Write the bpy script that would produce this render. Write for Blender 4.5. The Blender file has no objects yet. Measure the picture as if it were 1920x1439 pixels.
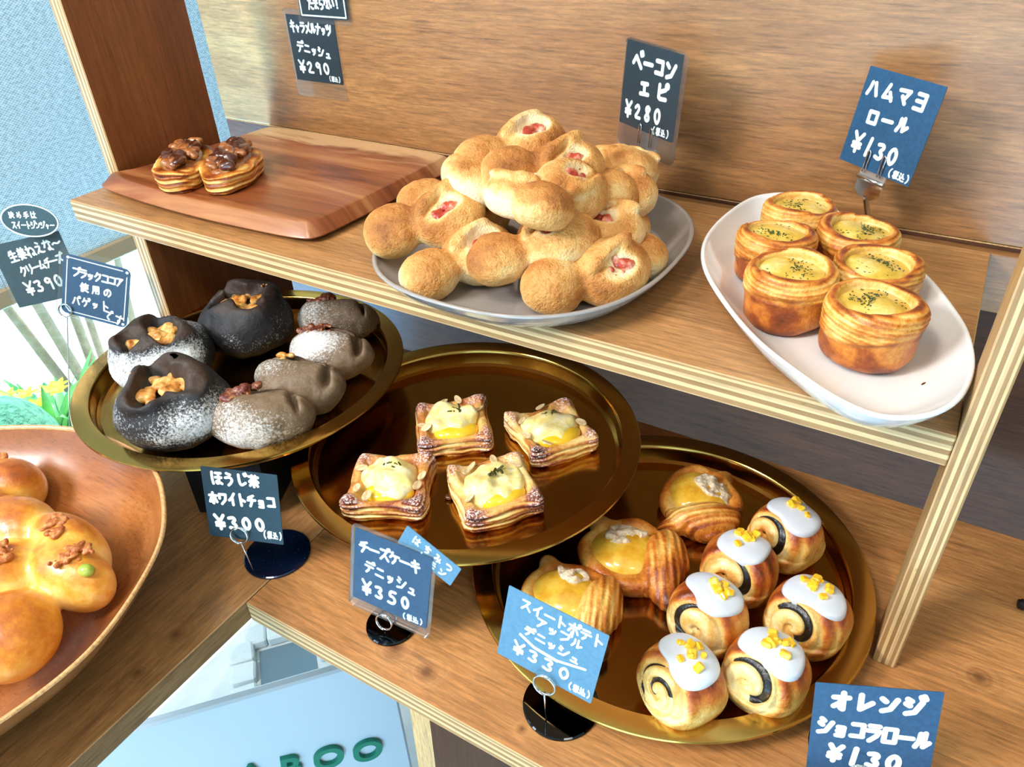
import bpy, math, random
import numpy as np
from mathutils import Matrix, Vector

scene = bpy.context.scene
COL = scene.collection
PI = math.pi

# ------------------------------------------------------------------ camera
CAM_R = [[0.8592, 0.5104, -0.0350], [0.2670, -0.5057, -0.8204], [-0.4364, 0.6955, -0.5708]]
CAM_C = (-0.0373, -0.4052, 0.4761)
cam_data = bpy.data.cameras.new('camera')
cam_data.sensor_width = 36.0
cam_data.lens = 1419.54 / 1920 * 36.0
cam_data.clip_start = 0.02
cam_data.clip_end = 60
cam = bpy.data.objects.new('camera', cam_data)
COL.objects.link(cam)
rx, ry, rz = Vector(CAM_R[0]), Vector(CAM_R[1]), Vector(CAM_R[2])
rx.normalize(); rz = (rz - rx * rz.dot(rx)).normalized(); ry = rz.cross(rx)
m = Matrix.Identity(4)
for i in range(3):
    m[i][0] = rx[i]; m[i][1] = -ry[i]; m[i][2] = -rz[i]; m[i][3] = CAM_C[i]
cam.matrix_world = m
scene.camera = cam

# ------------------------------------------------------------------ light and exposure
scene.view_settings.view_transform = 'Standard'
scene.view_settings.look = 'None'
scene.view_settings.gamma = 1.0
scene.view_settings.use_curve_mapping = False
scene.view_settings.exposure = 0.0
world = bpy.data.worlds.new('sky')
scene.world = world
world.use_nodes = True
bg = world.node_tree.nodes['Background']
bg.inputs['Color'].default_value = (0.46, 0.76, 1.0, 1)
bg.inputs['Strength'].default_value = 3.6


def area(name, loc, target, sx, sy, power, color):
    d = bpy.data.lights.new(name, 'AREA')
    d.shape = 'RECTANGLE'; d.size = sx; d.size_y = sy; d.energy = power; d.color = color
    o = bpy.data.objects.new(name, d); COL.objects.link(o)
    o.location = loc
    o.rotation_euler = (Vector(target) - Vector(loc)).to_track_quat('-Z', 'Y').to_euler()
    return o


sun = bpy.data.lights.new('sun', 'SUN')
sun.energy = 9.0; sun.angle = 0.02; sun.color = (1.0, 0.96, 0.88)
sun_o = bpy.data.objects.new('sun', sun); COL.objects.link(sun_o)
sun_o.rotation_euler = Vector((0.12, -0.45, -0.88)).to_track_quat('-Z', 'Y').to_euler()
area('window_daylight', (-0.98, -1.10, 1.02), (-0.3, 0.1, 0.05), 0.36, 0.36, 27, (0.95, 0.97, 1.0))
area('ceiling_lamp_light', (-0.50, -0.85, 1.52), (-0.35, 0.1, 0.1), 0.30, 0.30, 12, (1.0, 0.91, 0.79))
area('ceiling_lamp_light', (0.55, -0.75, 1.54), (0.0, 0.1, 0.1), 0.25, 0.25, 3.2, (1.0, 0.89, 0.75))
area('front_fill_light', (0.45, -2.45, -0.58), (-0.2, 0.0, -0.45), 1.5, 0.5, 42, (0.36, 0.70, 1.0))  # unseen cool fill, added low in front to brighten sign and plates
lowl = area('low_window_daylight', (-1.035, 0.00, -0.30), (-0.88, 0.26, 0.22), 0.40, 0.34, 9.0, (0.16, 0.52, 1.0))
lowl.data.spread = 1.0
portal = area('window_portal', (-1.10, -0.72, 0.28), (1.0, -0.72, 0.28), 2.3, 2.3, 1, (1, 1, 1))
portal.data.cycles.is_portal = True

# ------------------------------------------------------------------ helpers


def hexc(h):
    h = h.lstrip('#')
    out = []
    for i in (0, 2, 4):
        c = int(h[i:i + 2], 16) / 255
        out.append(c / 12.92 if c <= 0.04045 else ((c + 0.055) / 1.055) ** 2.4)
    return (*out, 1.0)


def mesh_of(name, verts, faces, mat=None, smooth=True):
    me = bpy.data.meshes.new(name)
    me.from_pydata([tuple(v) for v in verts], [], [tuple(f) for f in faces])
    me.update()
    if smooth:
        me.polygons.foreach_set('use_smooth', [True] * len(me.polygons))
    if mat:
        me.materials.append(mat)
    return me


def link(name, me, parent=None, loc=None, rot=None):
    o = bpy.data.objects.new(name, me)
    COL.objects.link(o)
    if parent is not None:
        o.parent = parent
    if loc is not None:
        o.location = loc
    if rot is not None:
        o.rotation_euler = rot
    return o


def tag(o, label=None, cat=None, group=None, kind=None):
    if label: o['label'] = label
    if cat: o['category'] = cat
    if group: o['group'] = group
    if kind: o['kind'] = kind
    return o


def empty(name, loc=(0, 0, 0), rot=(0, 0, 0)):
    o = bpy.data.objects.new(name, None)
    o.empty_display_size = 0.02
    COL.objects.link(o)
    o.location = loc; o.rotation_euler = rot
    return o


class MB:
    """collects verts and faces"""
    def __init__(s): s.v = []; s.f = []

    def add(s, V, F, M=None):
        b = len(s.v)
        for p in V:
            s.v.append(tuple(M @ Vector(p)) if M is not None else tuple(p))
        for f in F: s.f.append([b + i for i in f])
        return s

    def box(s, lo, hi, M=None, bev=0.0):
        x0, y0, z0 = lo; x1, y1, z1 = hi
        if bev <= 0:
            V = [(x0, y0, z0), (x1, y0, z0), (x1, y1, z0), (x0, y1, z0), (x0, y0, z1), (x1, y0, z1), (x1, y1, z1), (x0, y1, z1)]
            F = [(3, 2, 1, 0), (4, 5, 6, 7), (0, 1, 5, 4), (1, 2, 6, 5), (2, 3, 7, 6), (3, 0, 4, 7)]
            return s.add(V, F, M)
        b = bev
        V = []; idx = {}
        for ix, x in enumerate((x0, x1)):
            for iy, y in enumerate((y0, y1)):
                for iz, z in enumerate((z0, z1)):
                    sx = 1 if ix == 0 else -1; sy = 1 if iy == 0 else -1; sz = 1 if iz == 0 else -1
                    idx[(ix, iy, iz, 0)] = len(V); V.append((x, y + sy * b, z + sz * b))
                    idx[(ix, iy, iz, 1)] = len(V); V.append((x + sx * b, y, z + sz * b))
                    idx[(ix, iy, iz, 2)] = len(V); V.append((x + sx * b, y + sy * b, z))
        I = lambda a, c, d, e: idx[(a, c, d, e)]
        F = []
        for k in (0, 1):
            q = [I(k, 0, 0, 0), I(k, 1, 0, 0), I(k, 1, 1, 0), I(k, 0, 1, 0)]; F.append(q if k else q[::-1])
            q = [I(0, k, 0, 1), I(0, k, 1, 1), I(1, k, 1, 1), I(1, k, 0, 1)]; F.append(q if k else q[::-1])
            q = [I(0, 0, k, 2), I(1, 0, k, 2), I(1, 1, k, 2), I(0, 1, k, 2)]; F.append(q if k else q[::-1])
        for a in (0, 1):
            for c in (0, 1):
                q = [I(a, c, 0, 0), I(a, c, 1, 0), I(a, c, 1, 1), I(a, c, 0, 1)]; F.append(q if a != c else q[::-1])
                q = [I(a, 0, c, 0), I(a, 1, c, 0), I(a, 1, c, 2), I(a, 0, c, 2)]; F.append(q[::-1] if a != c else q)
                q = [I(0, a, c, 1), I(1, a, c, 1), I(1, a, c, 2), I(0, a, c, 2)]; F.append(q if a != c else q[::-1])
                for d in (0, 1):
                    q = [I(a, c, d, 0), I(a, c, d, 1), I(a, c, d, 2)]
                    F.append(q if (a + c + d) % 2 else q[::-1])
        return s.add(V, F, M)

    def lathe(s, prof, n=64, M=None, center=(0, 0), jit=None):
        V = []; F = []; k = len(prof)
        for i in range(n):
            a = 2 * PI * i / n
            for j, (r, z) in enumerate(prof):
                rr = r
                if jit: rr, z = jit(a, r, z)
                V.append((center[0] + rr * math.cos(a), center[1] + rr * math.sin(a), z))
        for i in range(n):
            for j in range(k - 1):
                a, b = i * k + j, ((i + 1) % n) * k + j
                F.append((a, b, b + 1, a + 1))
        return s.add(V, F, M)

    def tube(s, pts, r, n=10, closed=False, M=None, cap=True):
        pts = [Vector(p) for p in pts]; V = []; F = []; L = len(pts)
        up = None
        for i, p in enumerate(pts):
            if closed: d = (pts[(i + 1) % L] - pts[i - 1])
            else: d = pts[min(i + 1, L - 1)] - pts[max(i - 1, 0)]
            d.normalize()
            if up is None: up = d.orthogonal().normalized()
            up = (up - d * up.dot(d)).normalized(); w = d.cross(up)
            rr = r(i / max(1, L - 1)) if callable(r) else r
            for k in range(n):
                a = 2 * PI * k / n
                V.append(p + up * (rr * math.cos(a)) + w * (rr * math.sin(a)))
        for i in range(L if closed else L - 1):
            for k in range(n):
                a = i * n + k; b = i * n + (k + 1) % n; c = ((i + 1) % L) * n + (k + 1) % n; d_ = ((i + 1) % L) * n + k
                F.append((a, b, c, d_))
        if cap and not closed:
            F.append(tuple(range(n - 1, -1, -1))); F.append(tuple((L - 1) * n + k for k in range(n)))
        return s.add(V, F, M)

    def loft(s, rings, closed=True, M=None, cap0=False, cap1=False):
        V = []; F = []; n = len(rings[0])
        for R in rings: V += [tuple(p) for p in R]
        for i in range(len(rings) - 1):
            for k in range(n if closed else n - 1):
                a = i * n + k; b = i * n + (k + 1) % n
                F.append((a, b, b + n, a + n))
        if cap0: F.append(tuple(range(n - 1, -1, -1)))
        if cap1: F.append(tuple((len(rings) - 1) * n + k for k in range(n)))
        return s.add(V, F, M)

    def build(s, name, mat, parent=None, smooth=False, loc=None, rot=None):
        return link(name, mesh_of(name, s.v, s.f, mat, smooth), parent, loc, rot)

    def mesh(s, name, mat, smooth=False): return mesh_of(name, s.v, s.f, mat, smooth)


def autosmooth(o, ang=0.6):
    me = o.data
    me.polygons.foreach_set('use_smooth', [True] * len(me.polygons))
    try:
        me.set_sharp_from_angle(angle=ang)
    except Exception:
        pass
    return o


# ---- implicit surfaces: sampled on a grid, turned into a quad mesh (surface nets)


def noise_fn(seed, freq, n=10, octaves=1):
    rng = np.random.RandomState(seed)
    ws = []
    for o in range(octaves):
        for _ in range(n):
            d = rng.normal(size=3); d /= np.linalg.norm(d)
            ws.append((d * freq * (2 ** o) * rng.uniform(0.6, 1.5), rng.uniform(0, 6.28), 0.5 ** o))
    nm = math.sqrt(sum(w[2] ** 2 for w in ws) / 2)

    def f(x, y, z):
        s = 0
        for k, ph, a in ws: s = s + a * np.sin(k[0] * x + k[1] * y + k[2] * z + ph)
        return s / nm
    return f


def smin(a, b, k):
    h = np.clip(0.5 + 0.5 * (b - a) / k, 0, 1)
    return b + (a - b) * h - k * h * (1 - h)


def smax(a, b, k): return -smin(-a, -b, k)


def ell(x, y, z, c, r, rz=0.0):
    dx, dy, dz = x - c[0], y - c[1], z - c[2]
    if rz:
        ca, sa = math.cos(rz), math.sin(rz)
        dx, dy = dx * ca + dy * sa, -dx * sa + dy * ca
    k0 = np.sqrt((dx / r[0]) ** 2 + (dy / r[1]) ** 2 + (dz / r[2]) ** 2) + 1e-9
    k1 = np.sqrt((dx / r[0] ** 2) ** 2 + (dy / r[1] ** 2) ** 2 + (dz / r[2] ** 2) ** 2) + 1e-9
    return k0 * (k0 - 1) / k1


def rbox(x, y, z, c, h, r):
    qx = np.abs(x - c[0]) - (h[0] - r); qy = np.abs(y - c[1]) - (h[1] - r); qz = np.abs(z - c[2]) - (h[2] - r)
    return np.sqrt(np.maximum(qx, 0) ** 2 + np.maximum(qy, 0) ** 2 + np.maximum(qz, 0) ** 2) + np.minimum(np.maximum(qx, np.maximum(qy, qz)), 0) - r


def sstep(a, b, x):
    t = np.clip((x - a) / (b - a), 0, 1)
    return t * t * (3 - 2 * t)


def snet(name, f, lo, hi, h, mat, attrs=None):
    """attrs: {name: func(x,y,z,nx,ny,nz)} written as float point attributes"""
    ax = [np.arange(lo[i] - h, hi[i] + 1.5 * h, h) for i in range(3)]
    X, Y, Z = np.meshgrid(*ax, indexing='ij')
    v = f(X, Y, Z)
    nx, ny, nz = v.shape
    cs = (nx - 1, ny - 1, nz - 1)
    acc = np.zeros(cs + (3,)); cnt = np.zeros(cs)
    corners = [(i, j, k) for i in (0, 1) for j in (0, 1) for k in (0, 1)]
    sl = lambda c: v[c[0]:c[0] + cs[0], c[1]:c[1] + cs[1], c[2]:c[2] + cs[2]]
    for a in corners:
        for d in range(3):
            if a[d] == 1: continue
            b = list(a); b[d] = 1
            va, vb = sl(a), sl(b)
            cr = (va < 0) != (vb < 0)
            t = np.where(cr, va / np.where(cr, va - vb, 1), 0)
            for e in range(3):
                acc[..., e] += np.where(cr, a[e] + (t if e == d else 0), 0)
            cnt += cr
    act = cnt > 0
    idx = -np.ones(cs, int); idx[act] = np.arange(act.sum())
    base = np.argwhere(act)
    P = (base + acc[act] / cnt[act][:, None]) * h + np.array([ax[0][0], ax[1][0], ax[2][0]])
    F = []
    neg = v < 0
    for d in range(3):
        o = [0, 0, 0]; o[d] = 1
        A = neg[:nx - o[0], :ny - o[1], :nz - o[2]]; B = neg[o[0]:, o[1]:, o[2]:]
        e = np.argwhere(A != B)
        u, w = (d + 1) % 3, (d + 2) % 3
        ok = (e[:, u] > 0) & (e[:, w] > 0) & (e[:, u] < cs[u]) & (e[:, w] < cs[w]); e = e[ok]
        s = A[e[:, 0], e[:, 1], e[:, 2]]
        q = []
        for du, dw in ((1, 1), (0, 1), (0, 0), (1, 0)):
            c = e.copy(); c[:, u] -= du; c[:, w] -= dw
            q.append(idx[c[:, 0], c[:, 1], c[:, 2]])
        q = np.stack(q, 1)
        q[~s] = q[~s][:, ::-1]
        F.append(q)
    F = np.concatenate(F)
    F = F[(F >= 0).all(1)]
    me = bpy.data.meshes.new(name)
    me.vertices.add(len(P)); me.vertices.foreach_set('co', P.ravel())
    me.loops.add(4 * len(F)); me.loops.foreach_set('vertex_index', F.ravel())
    me.polygons.add(len(F)); me.polygons.foreach_set('loop_start', np.arange(0, 4 * len(F), 4))
    me.update(); me.validate()
    me.polygons.foreach_set('use_smooth', [True] * len(me.polygons))
    me.materials.append(mat)
    if attrs:
        e = h * 0.5
        x, y, z = P.T
        n = np.stack([f(x + e, y, z) - f(x - e, y, z), f(x, y + e, z) - f(x, y - e, z), f(x, y, z + e) - f(x, y, z - e)], 1)
        n /= np.linalg.norm(n, axis=1)[:, None] + 1e-9
        for k, fn in attrs.items():
            a = me.attributes.new(k, 'FLOAT', 'POINT')
            a.data.foreach_set('value', np.asarray(fn(x, y, z, n[:, 0], n[:, 1], n[:, 2]), dtype=np.float32))
    return me


def blob(name, r, mat, seed=0, amp=0.12, freq=2.2, h=None, flat=0.0):
    """small irregular lump"""
    nf = noise_fn(seed, freq / max(r), 6, 2)
    f = lambda x, y, z: smax(ell(x, y, z, (0, 0, 0), r) + amp * min(r) * nf(x, y, z), -z - r[2] * (1 - flat), 0.2 * min(r))
    R = [1.35 * a for a in r]
    return snet(name, f, [-a for a in R], R, h or max(min(r) / 5, max(r) / 13), mat)


# ------------------------------------------------------------------ material helpers


class NT:
    def __init__(s, name):
        s.m = bpy.data.materials.new(name); s.m.use_nodes = True
        s.t = s.m.node_tree; s.t.nodes.clear()
        s.out = s.t.nodes.new('ShaderNodeOutputMaterial')

    def n(s, typ, **kw):
        o = s.t.nodes.new('ShaderNode' + typ)
        for k, v in kw.items():
            if k in o.inputs: s.set(o.inputs[k], v)
            else: setattr(o, k, v)
        return o

    def set(s, i, v):
        if hasattr(v, 'links') and hasattr(v, 'node'): s.t.links.new(v, i)
        else: i.default_value = v

    def obj(s): return s.n('TexCoord').outputs['Object']

    def mapping(s, vec, scale=(1, 1, 1), rot=(0, 0, 0), loc=(0, 0, 0)):
        o = s.n('Mapping'); s.t.links.new(vec, o.inputs['Vector'])
        o.inputs['Scale'].default_value = scale; o.inputs['Rotation'].default_value = rot; o.inputs['Location'].default_value = loc
        return o.outputs['Vector']

    def noise(s, vec, scale, detail=4, rough=0.55, dist=0.0):
        o = s.n('TexNoise'); s.t.links.new(vec, o.inputs['Vector'])
        o.inputs['Scale'].default_value = scale; o.inputs['Detail'].default_value = detail
        o.inputs['Roughness'].default_value = rough; o.inputs['Distortion'].default_value = dist
        return o.outputs['Fac']

    def ramp(s, fac, stops, interp='LINEAR'):
        o = s.n('ValToRGB'); s.t.links.new(fac, o.inputs['Fac']); cr = o.color_ramp; cr.interpolation = interp
        while len(cr.elements) > 1: cr.elements.remove(cr.elements[-1])
        for i, (p, c) in enumerate(stops):
            e = cr.elements[0] if i == 0 else cr.elements.new(p)
            e.position = p; e.color = hexc(c) if isinstance(c, str) else (c, c, c, 1)
        return o.outputs['Color']

    def mix(s, a, b, fac, mode='MIX'):
        o = s.n('Mix', data_type='RGBA', blend_type=mode)
        s.set(o.inputs[0], fac); s.set(o.inputs[6], a); s.set(o.inputs[7], b)
        return o.outputs[2]

    def math(s, op, a, b=0.0, c=0.0, clamp=False):
        o = s.n('Math', operation=op, use_clamp=clamp)
        s.set(o.inputs[0], a); s.set(o.inputs[1], b); s.set(o.inputs[2], c)
        return o.outputs[0]

    def attr(s, name): return s.n('Attribute', attribute_name=name).outputs['Fac']

    def bump(s, height, strength=0.3, dist=0.001):
        o = s.n('Bump'); s.set(o.inputs['Height'], height); o.inputs['Strength'].default_value = strength
        o.inputs['Distance'].default_value = dist
        return o.outputs['Normal']

    def bsdf(s, color, rough=0.5, normal=None, **kw):
        o = s.n('BsdfPrincipled'); s.set(o.inputs['Base Color'], color); s.set(o.inputs['Roughness'], rough)
        if normal is not None: s.set(o.inputs['Normal'], normal)
        for k, v in kw.items(): s.set(o.inputs[k.replace('_', ' ')], v)
        s.t.links.new(o.outputs[0], s.out.inputs['Surface'])
        return o


def plain(name, color, rough=0.5, **kw):
    t = NT(name); t.bsdf(hexc(color), rough, **kw); return t.m


def wood(name, cols, axis=0, rough=0.42, coat=0.0, grain=1.0, knots=(), seed=0.0, spec=0.5, streak=0.5, coat_rough=0.2, fleckamt=0.7):
    """cols: dark, mid, light. axis: grain direction in object space"""
    t = NT(name); o = t.obj()
    sc = [11.0 * grain] * 3; sc[axis] = 2.2 * grain
    fs = [220.0 * grain] * 3; fs[axis] = 9.0 * grain
    vec = t.mapping(o, sc, loc=(seed, seed * 1.7, seed * 0.6))
    kd = None
    for (kx, ky, kr) in knots:
        d = t.n('VectorMath', operation='DISTANCE'); t.t.links.new(t.mapping(o, (1, 1, 0)), d.inputs[0]); d.inputs[1].default_value = (kx, ky, 0)
        q = t.math('POWER', 2.718, t.math('MULTIPLY', t.math('POWER', t.math('DIVIDE', d.outputs['Value'], kr), 2.0), -1.0))
        kd = q if kd is None else t.math('ADD', kd, q)
    if kd is not None:
        off = t.n('VectorMath', operation='SCALE'); off.inputs[0].default_value = (1.6, 1.1, 0.9); t.t.links.new(kd, off.inputs['Scale'])
        ad = t.n('VectorMath', operation='ADD'); t.t.links.new(vec, ad.inputs[0]); t.t.links.new(off.outputs[0], ad.inputs[1]); vec = ad.outputs[0]
    big = t.noise(vec, 1.0, 5, 0.6, 1.1)
    col = t.ramp(big, [(0.12, cols[0]), (0.5, cols[1]), (0.9, cols[2])])
    fl = [330.0 * grain] * 3; fl[axis] = 38.0 * grain
    fleck = t.ramp(t.noise(t.mapping(o, fl, loc=(seed * 2, 1, seed)), 1.0, 5, 0.75, 0.2), [(0.30, 0.55), (0.48, 1.0), (0.64, 1.45)])
    col = t.mix(col, fleck, fleckamt, 'MULTIPLY')
    fine = t.noise(t.mapping(o, fs, loc=(seed * 3, 0, seed)), 1.0, 3, 0.6, 0.3)
    fcol = t.ramp(fine, [(0.3, 0.62), (0.55, 1.0), (0.75, 1.12)])
    col = t.mix(col, fcol, streak, 'MULTIPLY')
    pore = t.ramp(t.noise(t.mapping(o, [f * 2.2 for f in fs], loc=(seed, 5, 2)), 1.0, 2, 0.5), [(0.34, 0.45), (0.42, 1.0)])
    col = t.mix(col, pore, 0.45, 'MULTIPLY')
    if kd is not None:
        col = t.mix(col, hexc('5a2f14'), t.math('MULTIPLY', t.math('POWER', kd, 3.0), 0.75, clamp=True))
    nrm = t.bump(fine, 0.12, 0.0006)
    t.bsdf(col, rough, nrm, Coat_Weight=coat, Coat_Roughness=coat_rough, Specular_IOR_Level=spec)
    return t.m


def ply_edge(name, axis, lo, hi, along=0):
    """layered plywood edge: stripes across `axis` between lo and hi (object space)"""
    t = NT(name); o = t.obj(); sep = t.n('SeparateXYZ'); t.t.links.new(o, sep.inputs[0])
    c = sep.outputs[axis]
    ns = [30.0] * 3; ns[along] = 6.0
    wob = t.noise(t.mapping(o, ns), 1.0, 2)
    f = t.math('DIVIDE', t.math('SUBTRACT', t.math('ADD', c, t.math('MULTIPLY', t.math('SUBTRACT', wob, 0.5), 0.0012)), lo), hi - lo)
    st = [(0.0, 'c9a173'), (0.06, 'a37a4c'), (0.22, 'd9b681'), (0.36, '9a7246'), (0.52, 'dcbb87'), (0.58, 'cba575'), (0.68, 'a0784b'), (0.82, 'd4b07c'), (0.91, 'a67e50'), (0.97, 'c49a6a')]
    col = t.ramp(f, st, 'CONSTANT')
    fs = [300.0] * 3; fs[along] = 25.0
    g = t.ramp(t.noise(t.mapping(o, fs), 1.0, 4, 0.7), [(0.3, 0.6), (0.52, 1.0), (0.7, 1.08)])
    col = t.mix(col, g, 0.6, 'MULTIPLY')
    spots = [18.0] * 3; spots[axis] = 60.0
    s = t.ramp(t.noise(t.mapping(o, [90, 90, 90]), 1.0, 2), [(0.74, 0.0), (0.8, 1.0)])
    col = t.mix(col, hexc('5b3c20'), t.math('MULTIPLY', s, 0.7))
    t.bsdf(col, 0.6)
    return t.m

# ------------------------------------------------------------------ materials
M = {}
M['shelf'] = wood('shelf_wood', ('8b5e35', 'ac7a49', 'c4955d'), 0, 0.42, 0.15, 1.0, seed=1.3)
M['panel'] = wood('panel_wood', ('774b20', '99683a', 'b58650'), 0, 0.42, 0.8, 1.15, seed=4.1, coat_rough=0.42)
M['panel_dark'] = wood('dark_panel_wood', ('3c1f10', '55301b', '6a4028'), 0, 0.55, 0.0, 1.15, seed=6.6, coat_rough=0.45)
M['side'] = wood('side_wood', ('5b2d14', '7b4420', '8e552c'), 2, 0.42, 0.15, 1.0, seed=2.2, fleckamt=0.35)
M['counter'] = wood('counter_wood', ('8f5d33', 'b47a46', 'cc9860'), 0, 0.42, 0.12, 1.1, seed=7.7,
                    knots=((-0.303, -0.159, 0.012), (-0.271, -0.164, 0.010), (0.066, 0.02, 0.01), (-0.19, -0.168, 0.004)))
M['counter_y'] = wood('counter_side_wood', ('845734', 'ab7a4a', 'c79862'), 1, 0.36, 0.5, 1.1, seed=9.4,
                      knots=((-0.457, -0.2317, 0.010), (-0.4545, -0.268, 0.007)))
M['acacia'] = wood('acacia_wood', ('2c0e07', '642c14', '9c5d33'), 0, 0.34, 0.15, 0.85, seed=3.4, streak=0.65)
_t = M['acacia'].node_tree; _b = [n for n in _t.nodes if n.type == 'BSDF_PRINCIPLED'][0]; _src = _b.inputs['Base Color'].links[0].from_socket
_nt = NT.__new__(NT); _nt.m = M['acacia']; _nt.t = _t
_o = _nt.obj(); _sp = _nt.n('SeparateXYZ'); _t.links.new(_o, _sp.inputs[0])
_w = _nt.math('ADD', _sp.outputs[1], _nt.math('MULTIPLY', _nt.math('SUBTRACT', _nt.noise(_nt.mapping(_o, (5, 22, 1)), 1.0, 4, 0.6, 0.6), 0.5), 0.16))
_w2 = _nt.math('SUBTRACT', _w, 0.0)
_m = _nt.ramp(_w2, [(0.0, 0.0), (0.208, 0.0), (0.225, 0.9), (0.30, 0.9)])
_st = _nt.ramp(_nt.noise(_nt.mapping(_o, (3.0, 34, 1)), 1.0, 5, 0.65, 0.5), [(0.3, '3a140a'), (0.5, '94502a'), (0.7, 'c98a55')])
_t.links.new(_nt.mix(_nt.mix(_src, _st, 0.75), hexc('d2a878'), _nt.math('MULTIPLY', _m, 0.85)), _b.inputs['Base Color'])
M['bowl'] = wood('bowl_wood', ('74391a', 'a5622f', 'cb935c'), 0, 0.26, 1.0, 1.3, seed=5.9, streak=0.4, fleckamt=0.25)
M['bowl_rim'] = wood('bowl_rim_wood', ('b07c48', 'cf9d66', 'dcb07c'), 0, 0.35, 0.3, 1.6, seed=6.2)
M['post'] = ply_edge('post_ply', 0, 0.0, 0.0149, 2)
M['post_face'] = wood('post_face_wood', ('a67c4c', 'bd9561', 'cfac79'), 2, 0.5, 0.0, 1.6, seed=8.1)
M['ply_shelf'] = ply_edge('shelf_ply', 2, 0.1798, 0.2021, 0)
M['ply_side'] = ply_edge('side_ply', 0, -0.8205, -0.8025, 2)
M['ply_support'] = ply_edge('support_ply', 0, -0.7325, -0.714, 2)
M['ply_counter'] = ply_edge('counter_ply', 2, -0.021, 0.0, 0)
M['white'] = plain('white_paint', 'e6ecee', 0.6)
M['wallpaint'] = plain('wall_paint', 'd9d2c4', 0.8)
M['black'] = plain('black_board', '0d0f11', 0.5)


def brass():
    t = NT('brushed_brass'); o = t.obj()
    n = t.noise(t.mapping(o, (4, 160, 40)), 1.0, 4, 0.6)
    c = t.ramp(t.noise(t.mapping(o, (9, 9, 9)), 1.0, 3), [(0.3, 'b98d42'), (0.7, 'c99f54')])
    t.bsdf(c, t.math('MULTIPLY_ADD', n, 0.09, 0.12), t.bump(n, 0.05, 0.0004), Metallic=1.0)
    return t.m


M['brass'] = brass()


def ceramic(name, col, rough=0.15):
    t = NT(name); o = t.obj()
    n = t.noise(o, 40, 2)
    t.bsdf(hexc(col), rough, t.bump(n, 0.05, 0.001), Coat_Weight=0.5, Coat_Roughness=0.06)
    return t.m


M['grey_glaze'] = ceramic('grey_glaze', '9c948f')
M['white_glaze'] = ceramic('white_glaze', 'ebe9e8')
M['white_glaze'].node_tree  # glossy porcelain


def glass(name, tint=(0.96, 1.0, 1.0), gloss=0.10, haze=0.0, rough=0.02):
    t = NT(name)
    tr = t.n('BsdfTransparent'); tr.inputs['Color'].default_value = (*tint, 1)
    gl = t.n('BsdfGlossy'); gl.inputs['Roughness'].default_value = rough
    fr = t.n('LayerWeight'); fr.inputs['Blend'].default_value = 0.25
    mx = t.n('MixShader')
    t.t.links.new(t.math('MULTIPLY_ADD', fr.outputs['Fresnel'], 0.8, gloss * 0.3), mx.inputs[0])
    t.t.links.new(tr.outputs[0], mx.inputs[1]); t.t.links.new(gl.outputs[0], mx.inputs[2])
    last = mx
    if haze:
        df = t.n('BsdfDiffuse'); df.inputs['Color'].default_value = (0.9, 0.93, 0.95, 1)
        m2 = t.n('MixShader'); m2.inputs[0].default_value = haze
        t.t.links.new(mx.outputs[0], m2.inputs[1]); t.t.links.new(df.outputs[0], m2.inputs[2]); last = m2
    t.t.links.new(last.outputs[0], t.out.inputs['Surface'])
    return t.m


M['pane'] = glass('window_glass', gloss=0.05)
M['sleeve'] = glass('clear_plastic', (0.98, 0.99, 0.99), 0.02, 0.018, 0.08)
M['plastic'] = glass('clear_hinge_plastic', (0.93, 0.95, 0.95), 0.3, 0.12, 0.1)
M['chrome'] = plain('chrome_wire', 'd8d8d8', 0.12, Metallic=1.0)
M['mirror'] = plain('dark_mirror_disc', '303438', 0.06, Metallic=1.0)


def blind_mat():
    t = NT('blind_fabric'); o = t.obj()
    sep = t.n('SeparateXYZ'); t.t.links.new(o, sep.inputs[0])
    wz = t.math('SINE', t.math('MULTIPLY', sep.outputs[2], 2 * PI / 0.0034))
    wy = t.math('SINE', t.math('MULTIPLY', sep.outputs[1], 2 * PI / 0.0046))
    w = t.math('MULTIPLY_ADD', t.math('MULTIPLY', wz, wy), 0.25, 0.5)
    w = t.math('ADD', w, t.math('MULTIPLY', t.math('SUBTRACT', t.noise(t.mapping(o, (1, 160, 330)), 1.0, 2), 0.5), 0.9))
    c = t.ramp(w, [(0.25, 'a9b6ba'), (0.5, 'd9e3e6'), (0.75, 'f0f5f6')])
    d = t.n('BsdfDiffuse'); t.t.links.new(c, d.inputs['Color'])
    tr = t.n('BsdfTranslucent'); t.t.links.new(c, tr.inputs['Color'])
    mx = t.n('MixShader'); mx.inputs[0].default_value = 0.5
    t.t.links.new(d.outputs[0], mx.inputs[1]); t.t.links.new(tr.outputs[0], mx.inputs[2])
    t.t.links.new(mx.outputs[0], t.out.inputs['Surface'])
    return t.m


M['blind'] = blind_mat()


def paver_mat():
    t = NT('pale_pavers'); o = t.obj()
    n = t.noise(o, 9, 5, 0.6)
    c = t.ramp(n, [(0.3, 'c9cdc9'), (0.7, 'eceeea')])
    b = t.n('TexBrick'); t.t.links.new(t.mapping(o, (1, 1, 1)), b.inputs['Vector'])
    b.offset = 0.0
    b.inputs['Scale'].default_value = 2.2; b.inputs['Mortar Size'].default_value = 0.008
    b.inputs['Color1'].default_value = (1, 1, 1, 1); b.inputs['Color2'].default_value = (0.95, 0.95, 0.95, 1); b.inputs['Mortar'].default_value = (0.5, 0.52, 0.55, 1)
    b.inputs['Brick Width'].default_value = 1.0; b.inputs['Row Height'].default_value = 1.0
    t.bsdf(t.mix(c, b.outputs['Color'], 1.0, 'MULTIPLY'), 0.8)
    return t.m


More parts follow.
